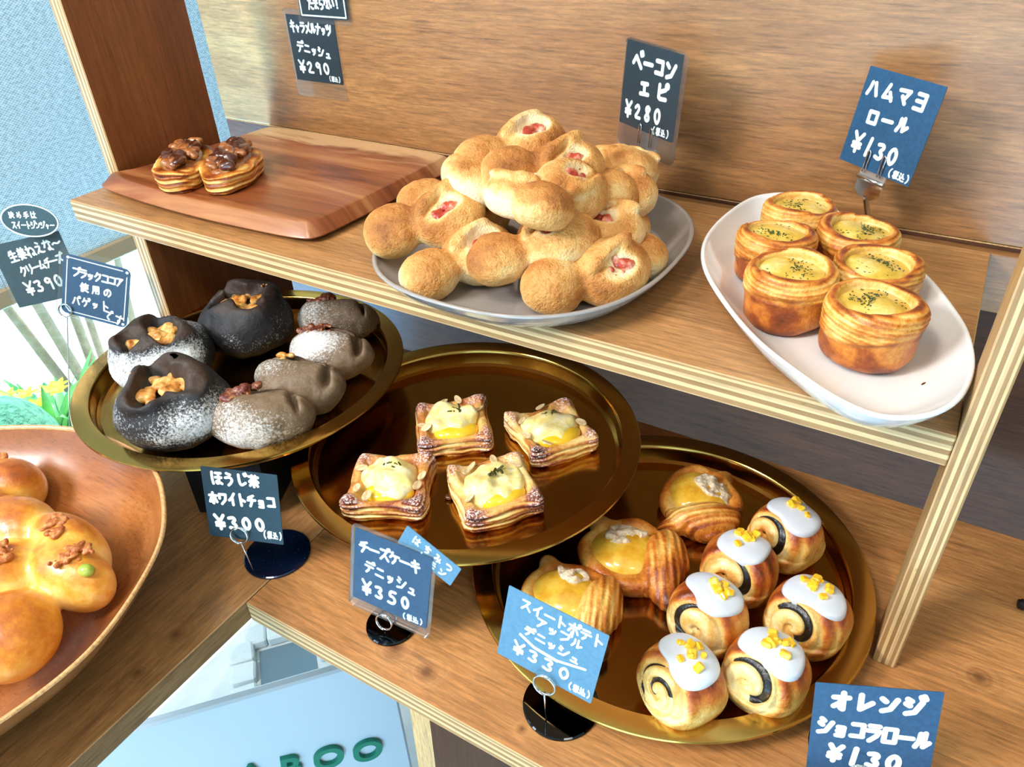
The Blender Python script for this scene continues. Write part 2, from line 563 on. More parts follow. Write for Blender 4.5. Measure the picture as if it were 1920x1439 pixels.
def plaster_mat(name, a, b, s=60):
    t = NT(name); o = t.obj()
    n = t.noise(o, s, 6, 0.65)
    t.bsdf(t.ramp(t.noise(o, 8, 4), [(0.35, a), (0.65, b)]), 0.8, t.bump(n, 0.5, 0.004))
    return t.m


M['paver'] = paver_mat()
M['plaster'] = plaster_mat('white_plaster', 'd3e0e3', 'e8eeee')
M['floor'] = plaster_mat('pale_floor', 'ccd6d8', 'e2e6e4', 40)
M['signwhite'] = plain('sign_white', 'd2dae2', 0.35)
M['green'] = plain('sign_green', '0f8468', 0.4)


def board(name, lo, hi, face, edge, parent=None, axis=2, bev=0.0008):
    """box whose two big faces (normal along axis) carry `face`, the rest `edge`"""
    o = MB().box(lo, hi, bev=bev).build(name, face, parent)
    o.data.materials.append(edge)
    for p in o.data.polygons:
        p.material_index = 0 if abs(p.normal[axis]) > 0.9 else 1
    return o


# ------------------------------------------------------------------ room shell
def struct(o):
    o['kind'] = 'structure'; return o


WX = -1.09
struct(MB().box((WX, -2.6, -0.90), (2.2, 0.62, -0.85)).build('floor', M['floor']))
struct(MB().box((WX - 0.08, -2.6, 1.60), (2.2, 0.70, 1.66)).build('ceiling', M['wallpaint']))
struct(MB().box((WX, 0.56, -0.85), (2.2, 0.62, 1.60)).build('wall_back', M['wallpaint']))
struct(MB().box((2.14, -2.6, -0.85), (2.2, 0.56, 1.60)).build('wall_right', M['wallpaint']))
struct(MB().box((WX, -2.6, -0.85), (-0.42, -2.54, 1.60)).box((1.32, -2.6, -0.85), (2.14, -2.54, 1.60)).box((-0.42, -2.6, 1.25), (1.32, -2.54, 1.60)).build('wall_front', M['wallpaint']))
dr = struct(MB().box((-0.42, -2.59, -0.85), (-0.36, -2.55, 1.25)).box((1.26, -2.59, -0.85), (1.32, -2.55, 1.25)).box((-0.36, -2.59, 1.19), (1.26, -2.55, 1.25)).box((0.42, -2.59, -0.85), (0.48, -2.55, 1.19)).box((-0.36, -2.59, -0.85), (1.26, -2.55, -0.75)).build('added_door_1', M['white']))  # unseen door, added to bring cool light in from the front
MB().box((-0.36, -2.573, -0.75), (0.42, -2.567, 1.19)).box((0.48, -2.573, -0.75), (1.26, -2.567, 1.19)).build('pane', M['pane'], dr)
wl = MB().box((WX - 0.06, -2.6, 1.42), (WX, 0.62, 1.60))
wl.box((WX - 0.06, 0.48, -0.85), (WX, 0.62, 1.42)); wl.box((WX - 0.06, -2.6, -0.85), (WX, -1.9, 1.42))
struct(wl.build('wall_left', M['wallpaint']))
win = struct(MB().box((WX - 0.045, -1.9, -0.85), (WX - 0.015, -1.86, 1.42)).box((WX - 0.045, 0.44, -0.85), (WX - 0.015, 0.48, 1.42))
             .box((WX - 0.045, -1.86, 1.38), (WX - 0.015, 0.44, 1.42)).box((WX - 0.045, -1.86, -0.85), (WX - 0.015, 0.44, -0.81))
             .box((WX - 0.045, -0.62, -0.81), (WX - 0.015, -0.585, 1.38)).build('window_1', M['white']))
MB().box((WX - 0.033, -1.86, -0.81), (WX - 0.028, -0.62, 1.38)).build('pane', M['pane'], win)
MB().box((WX - 0.033, -0.585, -0.81), (WX - 0.028, 0.44, 1.38)).build('pane', M['pane'], win)

# roller blind in front of the window
rb = empty('roller_blind', (-1.05, 0.0, 0.047))
tag(rb, 'pale woven roller blind lowered in front of the window', 'blind')
MB().box((-0.0006, -0.56, 0.0), (0.0006, 0.44, 1.30)).build('blind_fabric', M['blind'], rb)
MB().box((-0.006, -0.56, -0.024), (0.006, 0.44, 0.0), bev=0.002).build('bottom_rail', plain('rail_tan', 'b09673', 0.5), rb)
MB().tube([(0, -0.57, 1.32), (0, 0.45, 1.32)], 0.022, 16).build('roller', M['white'], rb, True)

# outside the window
struct(MB().box((-7.0, -4.0, -0.72), (WX - 0.06, 5.0, -0.65)).build('ground', M['paver']))
bark = wood('pale_bark', ('756a54', '9c8f76', 'b8ac94'), 0, 0.8, 0, 3.0, seed=2.0)
leafm = NT('leaf_green'); leafm.bsdf(leafm.ramp(leafm.noise(leafm.obj(), 9, 3), [(0.35, '3f9a4e'), (0.65, '8fd36e')]), 0.45); leafm = leafm.m
flowerm = plain('yellow_petal', 'e9d21f', 0.5)


def leaf(mb, base, az, length, width, lift, droop):
    n = 7; L = []; R = []; C = []
    d = Vector((math.cos(az), math.sin(az), 0)); w = Vector((-d.y, d.x, 0))
    for i in range(n):
        t = i / (n - 1)
        p = Vector(base) + d * (length * t) + Vector((0, 0, lift * t - droop * t * t))
        ww = width * math.sin(PI * min(0.97, 0.12 + 0.88 * t)) * 0.5
        L.append(p + w * ww); R.append(p - w * ww); C.append(p - Vector((0, 0, width * 0.18)))
    mb.loft([L, C, R], closed=False)
    return mb


clump = empty('garden_tree', (-1.93, 0.42, -0.65))
tag(clump, 'pale slender multi-trunk garden tree outside the window', 'tree')
for (bx, by, tx, ty, r) in ((0.0, -0.03, -0.04, -0.16, 0.011), (0.03, 0.0, 0.0, -0.07, 0.012), (0.0, 0.05, 0.03, 0.06, 0.011), (-0.04, 0.10, -0.02, 0.13, 0.009), (0.05, 0.16, 0.08, 0.22, 0.009)):
    MB().tube([(bx, by, 0), (bx * 0.7 + tx * 0.3, by * 0.7 + ty * 0.3, 0.22), (bx * 0.3 + tx * 0.7, by * 0.3 + ty * 0.7, 0.5), (tx * 1.2, ty * 1.2, 1.0)], lambda t, r=r: r * (1.15 - 0.4 * t), 10).build('trunk', bark, clump, True)
rnd = random.Random(3)


def shrub(name, loc, n, L, label, flowers=0, lift=0.2, wid=0.018, seed=0):
    r = random.Random(seed)
    e = empty(name, loc)
    tag(e, label, 'plant', None)
    mb = MB()
    for i in range(n):
        leaf(mb, (r.uniform(-.02, .02), r.uniform(-.02, .02), 0.0), r.uniform(0, 6.28), L * r.uniform(.6, 1.1), wid * r.uniform(.7, 1.3), lift * r.uniform(.5, 1.5), lift * r.uniform(.2, 1.2))
    o = mb.build('foliage', leafm, e, True)
    for i in range(flowers):
        fm = MB(); c = Vector((r.uniform(-.06, .06), r.uniform(-.06, .06), r.uniform(.10, .16)))
        for k in range(6): leaf(fm, c, k * 1.05, 0.028, 0.014, 0.012, 0.004)
        fm.build('flower', flowerm, e, True)
    return e


shrub('flowering_shrub', (-1.74, 0.25, -0.65), 60, 0.15, 'leafy garden plant with yellow flowers outside the window', 7, 0.19, 0.02, 5)
shrub('garden_plant', (-2.10, 0.20, -0.65), 40, 0.13, 'plain green garden plant left of the yellow-flowered one', 0, 0.16, 0.02, 8)
bushm = NT('bush_green'); bushm.bsdf(bushm.ramp(bushm.noise(bushm.obj(), 60, 3), [(0.3, '2f6f57'), (0.7, '5f9f7c')]), 0.7, bushm.bump(bushm.noise(bushm.obj(), 70, 4), 0.8, 0.02)); bushm = bushm.m
bm_ = blob('clipped_bush', (0.10, 0.10, 0.13), bushm, 11, 0.1, 2.5, 0.02)
tag(link('clipped_bush', bm_, None, (-1.62, 0.10, -0.52)), 'rounded dark green clipped bush outside at far left', 'bush')

# ------------------------------------------------------------------ counters
ct = empty('side_counter', (-0.60, -0.5, 0.0)); tag(ct, 'wooden counter running towards the viewer under the wooden bowl', 'counter')
o = board('countertop', (-0.765, -1.25, -0.021), (-0.4336, 0.178, 0.0), M['counter_y'], M['ply_counter'])
o.parent = ct; o.location = (0.60, 0.5, 0)
shaded_edge_y = wood('counter_shaded_edge', ('5a3a1f', '84603a', '9c7a4e'), 1, 0.55, 0, 1.6, seed=1.1)  # plywood edge with its shade put into a darker brown colour
o.data.materials.append(shaded_edge_y)
for p in o.data.polygons:
    if p.normal.x > 0.9: p.material_index = 2
for sx in (-0.74, -0.47):
    for sy in (-1.2, 0.13):
        MB().box((sx + 0.60 - 0.02, sy + 0.5 - 0.02, -0.85), (sx + 0.60 + 0.02, sy + 0.5 + 0.02, -0.021), bev=0.002).build('leg', M['post_face'], ct)

cf = empty('front_counter', (0.0, 0.0, 0.0)); tag(cf, 'wooden counter carrying the brass trays and the shelf', 'counter')
board('countertop', (-0.4329, -0.1842, -0.021), (0.75, 0.178, 0.0), M['counter'], M['ply_counter'], cf)
# splayed plywood support under its front edge
sp = MB()
V = [(-0.262, -0.178, -0.021), (-0.262, 0.10, -0.021), (-0.302, 0.10, -0.85), (-0.302, -0.165, -0.85)]
th = Vector((-0.018, 0, 0))
sp.add([Vector(v) + th for v in V] + [Vector(v) for v in V], [(0, 1, 2, 3), (7, 6, 5, 4), (0, 4, 5, 1), (1, 5, 6, 2), (2, 6, 7, 3), (3, 7, 4, 0)])
s_o = sp.build('support_panel', M['side'], cf)
s_o.data.materials.append(M['post_face'])
for p in s_o.data.polygons: p.material_index = 1 if abs(p.normal.y) > 0.8 else 0
MB().box((0.68, -0.16, -0.85), (0.72, 0.15, -0.021), bev=0.002).build('support_panel', M['side'], cf)

# ------------------------------------------------------------------ display shelf
ds = empty('display_shelf', (0, 0, 0)); tag(ds, 'wooden display shelf with plywood edges standing on the counter', 'shelf')
board('shelf_board', (-0.8205, 0.0, 0.1798), (-0.0003, 0.267, 0.2021), M['shelf'], M['ply_shelf'], ds)
board('side_board', (-0.8205, 0.051, 0.2022), (-0.8025, 0.188, 0.85), M['side'], M['ply_side'], ds, 0)
board('support_board', (-0.7325, 0.0016, 0.0), (-0.714, 0.172, 0.1797), M['side'], M['ply_support'], ds, 0)
board('post', (0.0, -0.001, 0.0), (0.0149, 0.0407, 0.85), M['post_face'], M['post'], ds, 0)
bp = empty('back_panel', (0, 0.286, -0.55)); tag(bp, 'wide wooden back panel standing behind the shelf', 'panel')
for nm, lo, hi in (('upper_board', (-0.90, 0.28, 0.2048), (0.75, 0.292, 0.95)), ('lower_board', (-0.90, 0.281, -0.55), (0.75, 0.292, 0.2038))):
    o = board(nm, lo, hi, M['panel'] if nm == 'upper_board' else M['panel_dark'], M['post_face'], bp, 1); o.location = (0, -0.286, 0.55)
board('back_rail', (-0.82, 0.268, 0.150), (0.30, 0.2795, 0.2005), M['panel'], M['panel'], ds, 1)

# ------------------------------------------------------------------ trays and risers
TR = 0.1531


def tray(loc, label):
    prof = [(0.0, -0.0175), (0.128, -0.0175), (0.1325, -0.0168), (0.1352, -0.0145), (0.1362, -0.004), (0.1368, -0.0012), (0.1378, 0.0),
            (0.1512, 0.0004), (0.1526, 0.0002), (0.1531, -0.0008), (0.1529, -0.0016), (0.1522, -0.0012), (0.1386, -0.0012),
            (0.1376, -0.004), (0.1366, -0.0155), (0.1335, -0.0182), (0.128, -0.0187), (0.0, -0.0187)]
    me = MB().lathe(prof, 160).mesh('brass_tray', M['brass'], True)
    o = link('brass_tray', me, None, loc, (0, 0, rnd.uniform(0, 3)))
    autosmooth(o, 0.5)
    tag(o, label, 'tray', 'round brass trays')
    return o


T1, T2, T3 = (-0.5822, -0.0208, 0.0837), (-0.3537, 0.0192, 0.0580), (-0.1567, 0.0029, 0.0189)
tray(T1, 'round brass tray holding the dark and brown breads, highest of the three')
tray(T2, 'round brass tray in the middle holding four cheese danishes')
tray(T3, 'round brass tray at right holding orange rolls, lowest of the three')
A = Vector((-0.547, -0.133, 0)); ux = Vector((0.906, 0.42, 0)); uy = Vector((-0.42, 0.906, 0))
rm = Matrix.Translation(A) @ Matrix(((ux.x, uy.x, 0, 0), (ux.y, uy.y, 0, 0), (0, 0, 1, 0), (0, 0, 0, 1)))
tag(MB().box((0, 0, 0), (0.07, 0.15, 0.0648), rm, 0.0012).build('riser_box', M['black']), 'black riser box under the tray of dark breads', 'riser')
tag(MB().box((-0.44, -0.075, 0), (-0.325, 0.075, 0.0391), None, 0.0012).build('riser_box', M['black']), 'black riser box under the tray of cheese danishes', 'riser')

# ------------------------------------------------------------------ cutting board
cb = MB(); z0 = 0.2022


def catmull(P, n=8):
    out = []; L = len(P)
    for i in range(L):
        p0, p1, p2, p3 = [np.array(P[(i + k - 1) % L]) for k in range(4)]
        for k in range(n):
            t = k / n
            out.append(0.5 * (2 * p1 + (p2 - p0) * t + (2 * p0 - 5 * p1 + 4 * p2 - p3) * t * t + (3 * p1 - p0 - 3 * p2 + p3) * t ** 3))
    return out


def rr_outline(x0, x1, y0, y1, r, n=8):
    pts = []
    for cx, cy, a0 in ((x1 - r, y0 + r, -PI / 2), (x1 - r, y1 - r, 0), (x0 + r, y1 - r, PI / 2), (x0 + r, y0 + r, PI)):
        for k in range(n + 1):
            a = a0 + PI / 2 * k / n; pts.append((cx + r * math.cos(a), cy + r * math.sin(a)))
    return pts


cbp = [(-0.811, 0.034), (-0.785, 0.0275), (-0.72, 0.0215), (-0.64, 0.0195), (-0.56, 0.0225), (-0.522, 0.0270), (-0.510, 0.0350), (-0.5055, 0.060), (-0.503, 0.14), (-0.502, 0.215), (-0.5035, 0.243), (-0.512, 0.249), (-0.56, 0.2505), (-0.65, 0.2515), (-0.74, 0.2505), (-0.772, 0.2485), (-0.780, 0.240), (-0.784, 0.20), (-0.789, 0.14), (-0.795, 0.085), (-0.801, 0.058), (-0.808, 0.0455)]
cbo_ = catmull(cbp, 6)
bcx, bcy, bhx, bhy = -0.656, 0.1355, 0.154, 0.116
rg = lambda d, z: [(bcx + (x - bcx) * (1 - d / bhx), bcy + (y - bcy) * (1 - d / bhy), z) for x, y in cbo_]
cb.loft([rg(0.016, z0), rg(0.008, z0 + 0.0006), rg(0.0012, z0 + 0.0042), rg(0.0, z0 + 0.0058), rg(0.0006, z0 + 0.0068), rg(0.0095, z0 + 0.0165), rg(0.0108, z0 + 0.0172), rg(0.0125, z0 + 0.0174)], True, None, True, False)
ctop = Vector((-0.65, 0.137, z0 + 0.0174)); tp_ = [Vector(p) for p in rg(0.0125, z0 + 0.0174)]
cb.add([ctop] + tp_, [(0, i + 1, (i + 1) % len(tp_) + 1) for i in range(len(tp_))])
cbo = cb.build('cutting_board', M['acacia']); autosmooth(cbo, 0.25)
tag(cbo, 'reddish brown acacia board with sloping edges at the left end of the shelf', 'cutting board')

# ------------------------------------------------------------------ plates
def plate(name, outline, z, depth, wall, mat, label):
    P = np.array(outline); c = P.mean(0)
    def inset(d):
        Q = P - c; r = np.linalg.norm(Q, axis=1)[:, None]
        return c + Q * (1 - d / r)
    R = lambda d, zz: [(x, y, zz) for x, y in inset(d)]
    rings = [R(wall + 0.03, z + 0.0012), R(wall + 0.012, z + 0.0004), R(wall + 0.008, z), R(wall + 0.002, z + 0.002), R(wall * 0.55, z + depth * 0.35), R(wall * 0.18, z + depth * 0.75), R(0.0008, z + depth * 0.96),
             R(0.0, z + depth), R(0.0010, z + depth + 0.0014), R(0.0032, z + depth + 0.0012), R(0.0044, z + depth - 0.0008), R(wall * 0.35 + 0.003, z + depth * 0.72), R(wall * 0.75 + 0.003, z + depth * 0.40), R(wall + 0.005, z + 0.0075), R(wall + 0.02, z + 0.006)]
    o = MB().loft(rings, True, None, True, True).build(name, mat, None, True)
    tag(o, label, 'plate')
    return o


gp = [(-0.32 + 0.119 * math.copysign(abs(math.cos(a)) ** 0.82, math.cos(a)), 0.092 + 0.132 * math.copysign(abs(math.sin(a)) ** 0.82, math.sin(a))) for a in [2 * PI * k / 72 for k in range(72)]]
plate('grey_plate', gp, 0.2022, 0.022, 0.024, M['grey_glaze'], 'glossy grey rounded plate piled with bacon rolls')
wp = [(-0.1948, 0.131), (-0.180, 0.088), (-0.152, 0.045), (-0.120, 0.008), (-0.0866, -0.0184), (-0.0607, -0.034), (-0.038, -0.0385), (-0.0165, -0.0250), (-0.0045, 0.000), (-0.0010, 0.0346), (-0.0065, 0.0721), (-0.018, 0.104), (-0.036, 0.1407), (-0.060, 0.176), (-0.085, 0.206), (-0.110, 0.231), (-0.136, 0.252), (-0.158, 0.260), (-0.176, 0.252), (-0.190, 0.2295), (-0.1975, 0.178)]
plate('white_plate', catmull(wp, 6), 0.2022, 0.025, 0.026, M['white_glaze'], 'glossy white oval plate with the round ham rolls')

# ------------------------------------------------------------------ wooden bowl
bw = empty('wooden_bowl', (-0.597, -0.3234, 0.0)); tag(bw, 'large glossy wooden bowl at the lower left with pull-apart loaves', 'bowl')
BR = 0.1736
def bj(a, r, z):
    k = 1 + 0.012 * math.sin(2 * a + 0.6) + 0.008 * math.sin(5 * a + 1) + 0.004 * math.sin(11 * a)
    return r * (1 + (k - 1) * min(1, r / BR)), z + 0.0025 * math.sin(3 * a + 1.0) * (r / BR) ** 2
inn = [(0.0, 0.0125), (0.05, 0.013), (0.080, 0.0155), (0.104, 0.0225), (0.126, 0.034), (0.146, 0.049), (0.160, 0.0635), (0.1696, 0.0772)]
out = [(0.1696, 0.0772), (0.1706, 0.0792), (0.1720, 0.0800), (0.1733, 0.0794), (0.1736, 0.0780)]
ext = [(0.1736, 0.0780), (0.166, 0.066), (0.150, 0.046), (0.130, 0.028), (0.106, 0.012), (0.085, 0.002), (0.080, 0.0), (0.0, 0.0)]
MB().lathe(inn, 128, jit=bj).build('bowl_inside', M['bowl'], bw, True)
MB().lathe(out, 128, jit=bj).build('rim', M['bowl_rim'], bw, True)
MB().lathe(ext, 128, jit=bj).build('bowl_outside', M['bowl'], bw, True)

# ------------------------------------------------------------------ white shop sign and the floor opening behind it
sd = Vector((0.66, 0.75, 0)).normalized(); sn = Vector((sd.y, -sd.x, 0))
SG = Vector((-0.4975, 0.008, 0))
sm = Matrix(((sd.x, -sn.x, 0, SG.x), (sd.y, -sn.y, 0, SG.y), (0, 0, 1, 0), (0, 0, 0, 1)))
sg = empty('shop_sign', (SG.x, SG.y, -0.85)); sg.rotation_euler = (0, 0, math.atan2(sd.y, sd.x))
tag(sg, 'white upright sign board with raised green letters below the counter', 'sign')
MB().box((-0.62, 0.0, 0.0), (0.0, 0.014, 0.50), None, 0.003).build('sign_board', M['signwhite'], sg)

# ------------------------------------------------------------------ bread materials
def cluster(name, n, sx, sy, r0, r1, zs, mat, seed, h=0.0009, rough=0.0003):
    """a patch of small chunks baked together"""
    r = random.Random(seed); nk = noise_fn(seed + 90, 500, 8); q = []
    for _ in range(n):
        a = r.uniform(0, 6.28); d = math.sqrt(r.random())
        q.append((sx * d * math.cos(a), sy * d * math.sin(a), r.uniform(0, zs) * (1 - d * .6), r.uniform(r0, r1), r.uniform(.7, 1.4), r.uniform(.7, 1.4), r.uniform(0, 3)))
    def fp(X, Y, Z):
        d = None
        for cx, cy, cz_, cr, ax, ay, az in q:
            e = ell(X, Y, Z, (cx, cy, cz_), (cr * ax, cr * ay, cr * .8), az); d = e if d is None else smin(d, e, r0 * 0.35)
        return d + rough * nk(X, Y, Z)
    m = r1 * 1.6
    return snet(name, fp, (-sx - m, -sy - m, -r1), (sx + m, sy + m, zs + m), h, mat)


def crust(name, stops, rough=0.5, bump=0.3, fine=420, layers=None, sugar=False, flour=None, coat=0.0, speck=None, choc=False, mott=0.3):
    t = NT(name); o = t.obj()
    toast = t.attr('toast')
    n1 = t.noise(o, 55, 4, 0.6); n2 = t.noise(o, fine, 3, 0.6)
    f = t.math('ADD', toast, t.math('MULTIPLY', t.math('SUBTRACT', n1, 0.5), 0.62))
    f = t.math('ADD', f, t.math('MULTIPLY', t.math('SUBTRACT', t.noise(o, 150, 3, 0.6), 0.5), mott))
    f = t.math('ADD', f, t.math('MULTIPLY', t.math('SUBTRACT', n2, 0.5), 0.28))
    h = t.math('ADD', t.math('MULTIPLY', n2, 0.6), t.math('ADD', t.math('MULTIPLY', t.noise(o, 150, 3, 0.6), 1.1), t.math('MULTIPLY', n1, 0.8)))
    if layers:
        sep = t.n('SeparateXYZ'); t.t.links.new(o, sep.inputs[0])
        lay = t.attr('layer')
        w = t.math('ADD', t.math('MULTIPLY', lay, layers), t.math('MULTIPLY', t.noise(o, 28, 2), 9.0))
        w = t.math('SINE', w)
        amt = t.attr('laminate')
        f = t.math('ADD', f, t.math('MULTIPLY', t.math('MULTIPLY', w, amt), 0.2))
        h = t.math('ADD', h, t.math('MULTIPLY', t.math('MULTIPLY', w, amt), 1.2))
    col = t.ramp(f, stops)
    if speck:
        s = t.ramp(t.noise(o, 900, 1), [(0.66, 0.0), (0.74, 1.0)])
        col = t.mix(col, hexc(speck), t.math('MULTIPLY', s, 0.4))
    if sugar:
        s = t.ramp(t.noise(o, 620, 2, 0.7), [(0.47, 0.0), (0.6, 1.0)])
        col = t.mix(col, hexc('f2e6e2'), t.math('MULTIPLY', t.math('MULTIPLY', s, t.attr('sugar')), 0.95, clamp=True))
    if flour:
        s = t.ramp(t.math('ADD', t.math('ADD', t.noise(o, 500, 3, 0.75), t.math('MULTIPLY', t.attr('flour'), 0.62)), t.math('MULTIPLY', t.math('SUBTRACT', t.noise(o, 40, 3), 0.5), 0.35)), [(0.72, 0.0), (1.05, 1.0)])
        col = t.mix(col, hexc(flour), s)
    if choc:
        col = t.mix(col, hexc('17110e'), t.ramp(t.attr('choc'), [(0.4, 0.0), (0.6, 1.0)]))
    t.bsdf(col, rough, t.bump(h, bump, 0.0022), Coat_Weight=coat, Coat_Roughness=0.25, Subsurface_Weight=0.0)
    return t.m


GOLD = [(0.0, 'f0d394'), (0.3, 'e5b25e'), (0.55, 'd08a38'), (0.8, 'ad5c20'), (1.0, '6f3311')]
PUFF = [(0.0, 'f0d28c'), (0.22, 'e6ae55'), (0.45, 'ca7727'), (0.68, '93430f'), (0.95, '431806')]
M['epi'] = crust('epi_crust', [(0.0, 'f3dcae'), (0.22, 'e9c284'), (0.42, 'd99f58'), (0.66, 'b87431'), (0.95, '7a4116')], 0.68, 0.9, 640, speck='8f5124')
M['puff'] = crust('puff_crust', PUFF, 0.42, 0.45, 380, layers=900, coat=0.12)
M['danish'] = crust('danish_crust', [(0.0, 'f2d896'), (0.25, 'e9bc68'), (0.45, 'cd8237'), (0.66, '8e3c1b'), (0.95, '431414')], 0.5, 0.45, 380, layers=1100, sugar=True)
M['roll'] = crust('roll_crust', [(0.0, 'f2d694'), (0.25, 'e6b25c'), (0.48, 'c87328'), (0.72, '983f12'), (1.0, '55230a')], 0.36, 0.4, 380, layers=800, coat=0.3, choc=True)
M['loaf'] = crust('loaf_crust', [(0.0, 'f2cf80'), (0.25, 'e7a941'), (0.48, 'd17f1f'), (0.72, 'a95312'), (1.0, '70320c')], 0.36, 0.2, 160, coat=0.25)
M['dark'] = crust('black_cocoa_crust', [(0.0, '1c1a1d'), (0.5, '252225'), (0.8, '33261f'), (1.0, '3d2a1f')], 0.65, 0.4, 260, flour='dfe0e2')
M['tea'] = crust('roasted_tea_crust', [(0.0, '4a3828'), (0.35, '6f5840'), (0.6, '87705a'), (0.8, '6a4f36'), (1.0, '412c1c')], 0.6, 0.35, 260, flour='dfdedb')


def lump_mat(name, stops, rough=0.4, scale=120, bump=0.4, **kw):
    t = NT(name); o = t.obj(); n = t.noise(o, scale, 4, 0.6)
    t.bsdf(t.ramp(n, stops), rough, t.bump(t.noise(o, scale * 2, 3), bump, 0.0012), **kw)
    return t.m


M['bacon'] = lump_mat('bacon', [(0.3, '8e2216'), (0.46, 'ae3c28'), (0.58, 'd08468'), (0.68, 'ecc8b4')], 0.3, 90)
M['mayo'] = lump_mat('ham_mayo_filling', [(0.28, 'b98f22'), (0.5, 'dcb94a'), (0.72, 'eddf9c')], 0.32, 70, 0.35, Coat_Weight=0.3)
M['herb'] = lump_mat('dried_herb', [(0.4, '23301a'), (0.6, '4d5a2a')], 0.7, 300)
M['cream'] = lump_mat('cheese_cream', [(0.3, 'efd06c'), (0.5, 'f8e69c'), (0.7, 'fdf4d0')], 0.3, 110, 0.5, Coat_Weight=0.3)
M['curd'] = lump_mat('lemon_curd', [(0.3, 'f0b81c'), (0.7, 'f8d23c')], 0.12, 50, 0.1, Coat_Weight=0.6)
M['nutdark'] = lump_mat('caramel_nut_dark', [(0.3, '2a0f08'), (0.6, '5a2712'), (0.8, '8a4a26')], 0.22, 140, 0.5, Coat_Weight=0.6)
M['nutlight'] = lump_mat('caramel_nut_light', [(0.3, '6b3014'), (0.55, 'a2602e'), (0.8, 'd2a06a')], 0.25, 140, 0.4, Coat_Weight=0.5)
M['almond'] = lump_mat('almond_flake', [(0.3, 'c99a63'), (0.6, 'ecd3a6')], 0.5, 220)
M['pistachio'] = lump_mat('pistachio_bit', [(0.3, '2e2a10'), (0.6, '5a5420'), (0.8, '8f8a3c')], 0.5, 300)
M['apple'] = lump_mat('sweet_potato_apple_filling', [(0.3, 'c98a1e'), (0.5, 'dfae38'), (0.75, 'ecc85c')], 0.2, 60, 0.25, Coat_Weight=0.5)
M['crumble'] = lump_mat('pale_crumble', [(0.3, 'c89a64'), (0.5, 'e8d3b2'), (0.7, 'f7eee0')], 0.7, 380, 0.7)
M['icing'] = plain('white_icing', 'd6d9e2', 0.22, Coat_Weight=0.5, Subsurface_Weight=0.15, Subsurface_Radius=(0.004, 0.004, 0.004))
M['candied'] = lump_mat('candied_orange', [(0.3, 'f0a51a'), (0.55, 'f8c832'), (0.75, 'fbe27a')], 0.2, 160, 0.2, Coat_Weight=0.4)
M['cheese'] = lump_mat('baked_cheese', [(0.3, '9a521a'), (0.48, 'cf8a3c'), (0.66, 'ecc47a'), (0.8, 'f3d99a')], 0.4, 130, 0.6)
M['berry'] = lump_mat('cranberry_nut', [(0.28, '35100c'), (0.44, '64241a'), (0.56, '7d4429'), (0.66, 'b98250'), (0.76, 'd8ae7a')], 0.35, 260, 0.6)
M['browncheese'] = lump_mat('toasted_cheese_crumbs', [(0.3, '7e3a14'), (0.5, 'b26028'), (0.72, 'd79a58')], 0.5, 200, 0.8)
M['pea'] = lump_mat('green_soybean', [(0.3, '7f9a2c'), (0.7, 'b3c552')], 0.3, 60, 0.1, Coat_Weight=0.4)


def copy_thing(root, name=None):
    """a copy of a thing with copies of its parts and sub-parts"""
    r = root.copy(); COL.objects.link(r)
    for ch in list(root.children):
        c = ch.copy(); COL.objects.link(c); c.parent = r
        for g in list(ch.children):
            d = g.copy(); COL.objects.link(d); d.parent = c
    return r


# ------------------------------------------------------------------ bacon rolls (grey plate)
def make_epi(seed):
    r = random.Random(seed)
    nf = noise_fn(seed, 90, 8, 2); ng = noise_fn(seed + 1, 700, 10); nh = noise_fn(seed + 4, 230, 8)
    ang = r.uniform(-0.35, 0.35); bw_ = r.uniform(0.0255, 0.0275); hr = r.uniform(0.0215, 0.0235)
    sx, sy = 0.020 + r.uniform(-.004, .004), -0.003
    def hole(x, y, z, k=1.0):
        return ell(x, y, z, (sx, sy, 0.0235), (0.0138 * k, 0.0078 * k, 0.0135 * k), ang + 0.2) + 0.0011 * nh(x, y, z)
    def f(x, y, z):
        a = ell(x, y, z, (-0.0245, 0.001, 0), (hr, hr * 0.96, 0.0178))
        b = ell(x, y, z, (0.0205, 0, 0.0005), (0.0300, bw_, 0.0198), 0.1)
        d = smin(a, b, 0.005)
        # a strand of dough folded over the bacon: raised lip with a crease beside it
        lip = ell(x, y, z, (sx - 0.004, sy + 0.0125, 0.0150), (0.022, 0.0075, 0.0068), ang + 0.35)
        d = smin(d, lip, 0.004)
        crease = ell(x, y, z, (sx - 0.010, sy + 0.0045, 0.0200), (0.016, 0.0022, 0.0060), ang + 0.45)
        d = smax(d, -crease, 0.003)
        d = smax(d, -hole(x, y, z), 0.005)
        d = d + 0.0007 * nf(x, y, z) + 0.00012 * ng(x, y, z)
        return smax(d, -z - 0.0160, 0.006)
    def toast(x, y, z, nx, ny, nz):
        low = noise_fn(seed + 50, 75, 8, 2)(x, y, z)
        slit = sstep(0.004, -0.002, hole(x, y, z, 1.12))
        return np.clip(0.20 + 0.40 * sstep(-0.3, 0.95, nz) + 0.14 * low + 0.10 * sstep(-0.01, -0.03, x) - 0.55 * slit - 0.1, 0, 1)
    t = empty('bacon_roll', (0, 0, -5))
    link('roll_crust', snet('roll_crust', f, (-0.051, -0.030, -0.02), (0.053, 0.030, 0.028), 0.0015, M['epi'], {'toast': toast}), t)
    link('bacon_strip', cluster('bacon_strip', 16, 0.0105, 0.0052, 0.0020, 0.0040, 0.0028, M['bacon'], seed + 9, 0.0008, 0.0005), t, (sx, sy, 0.0124), (0, 0, ang + 0.25))
    return t


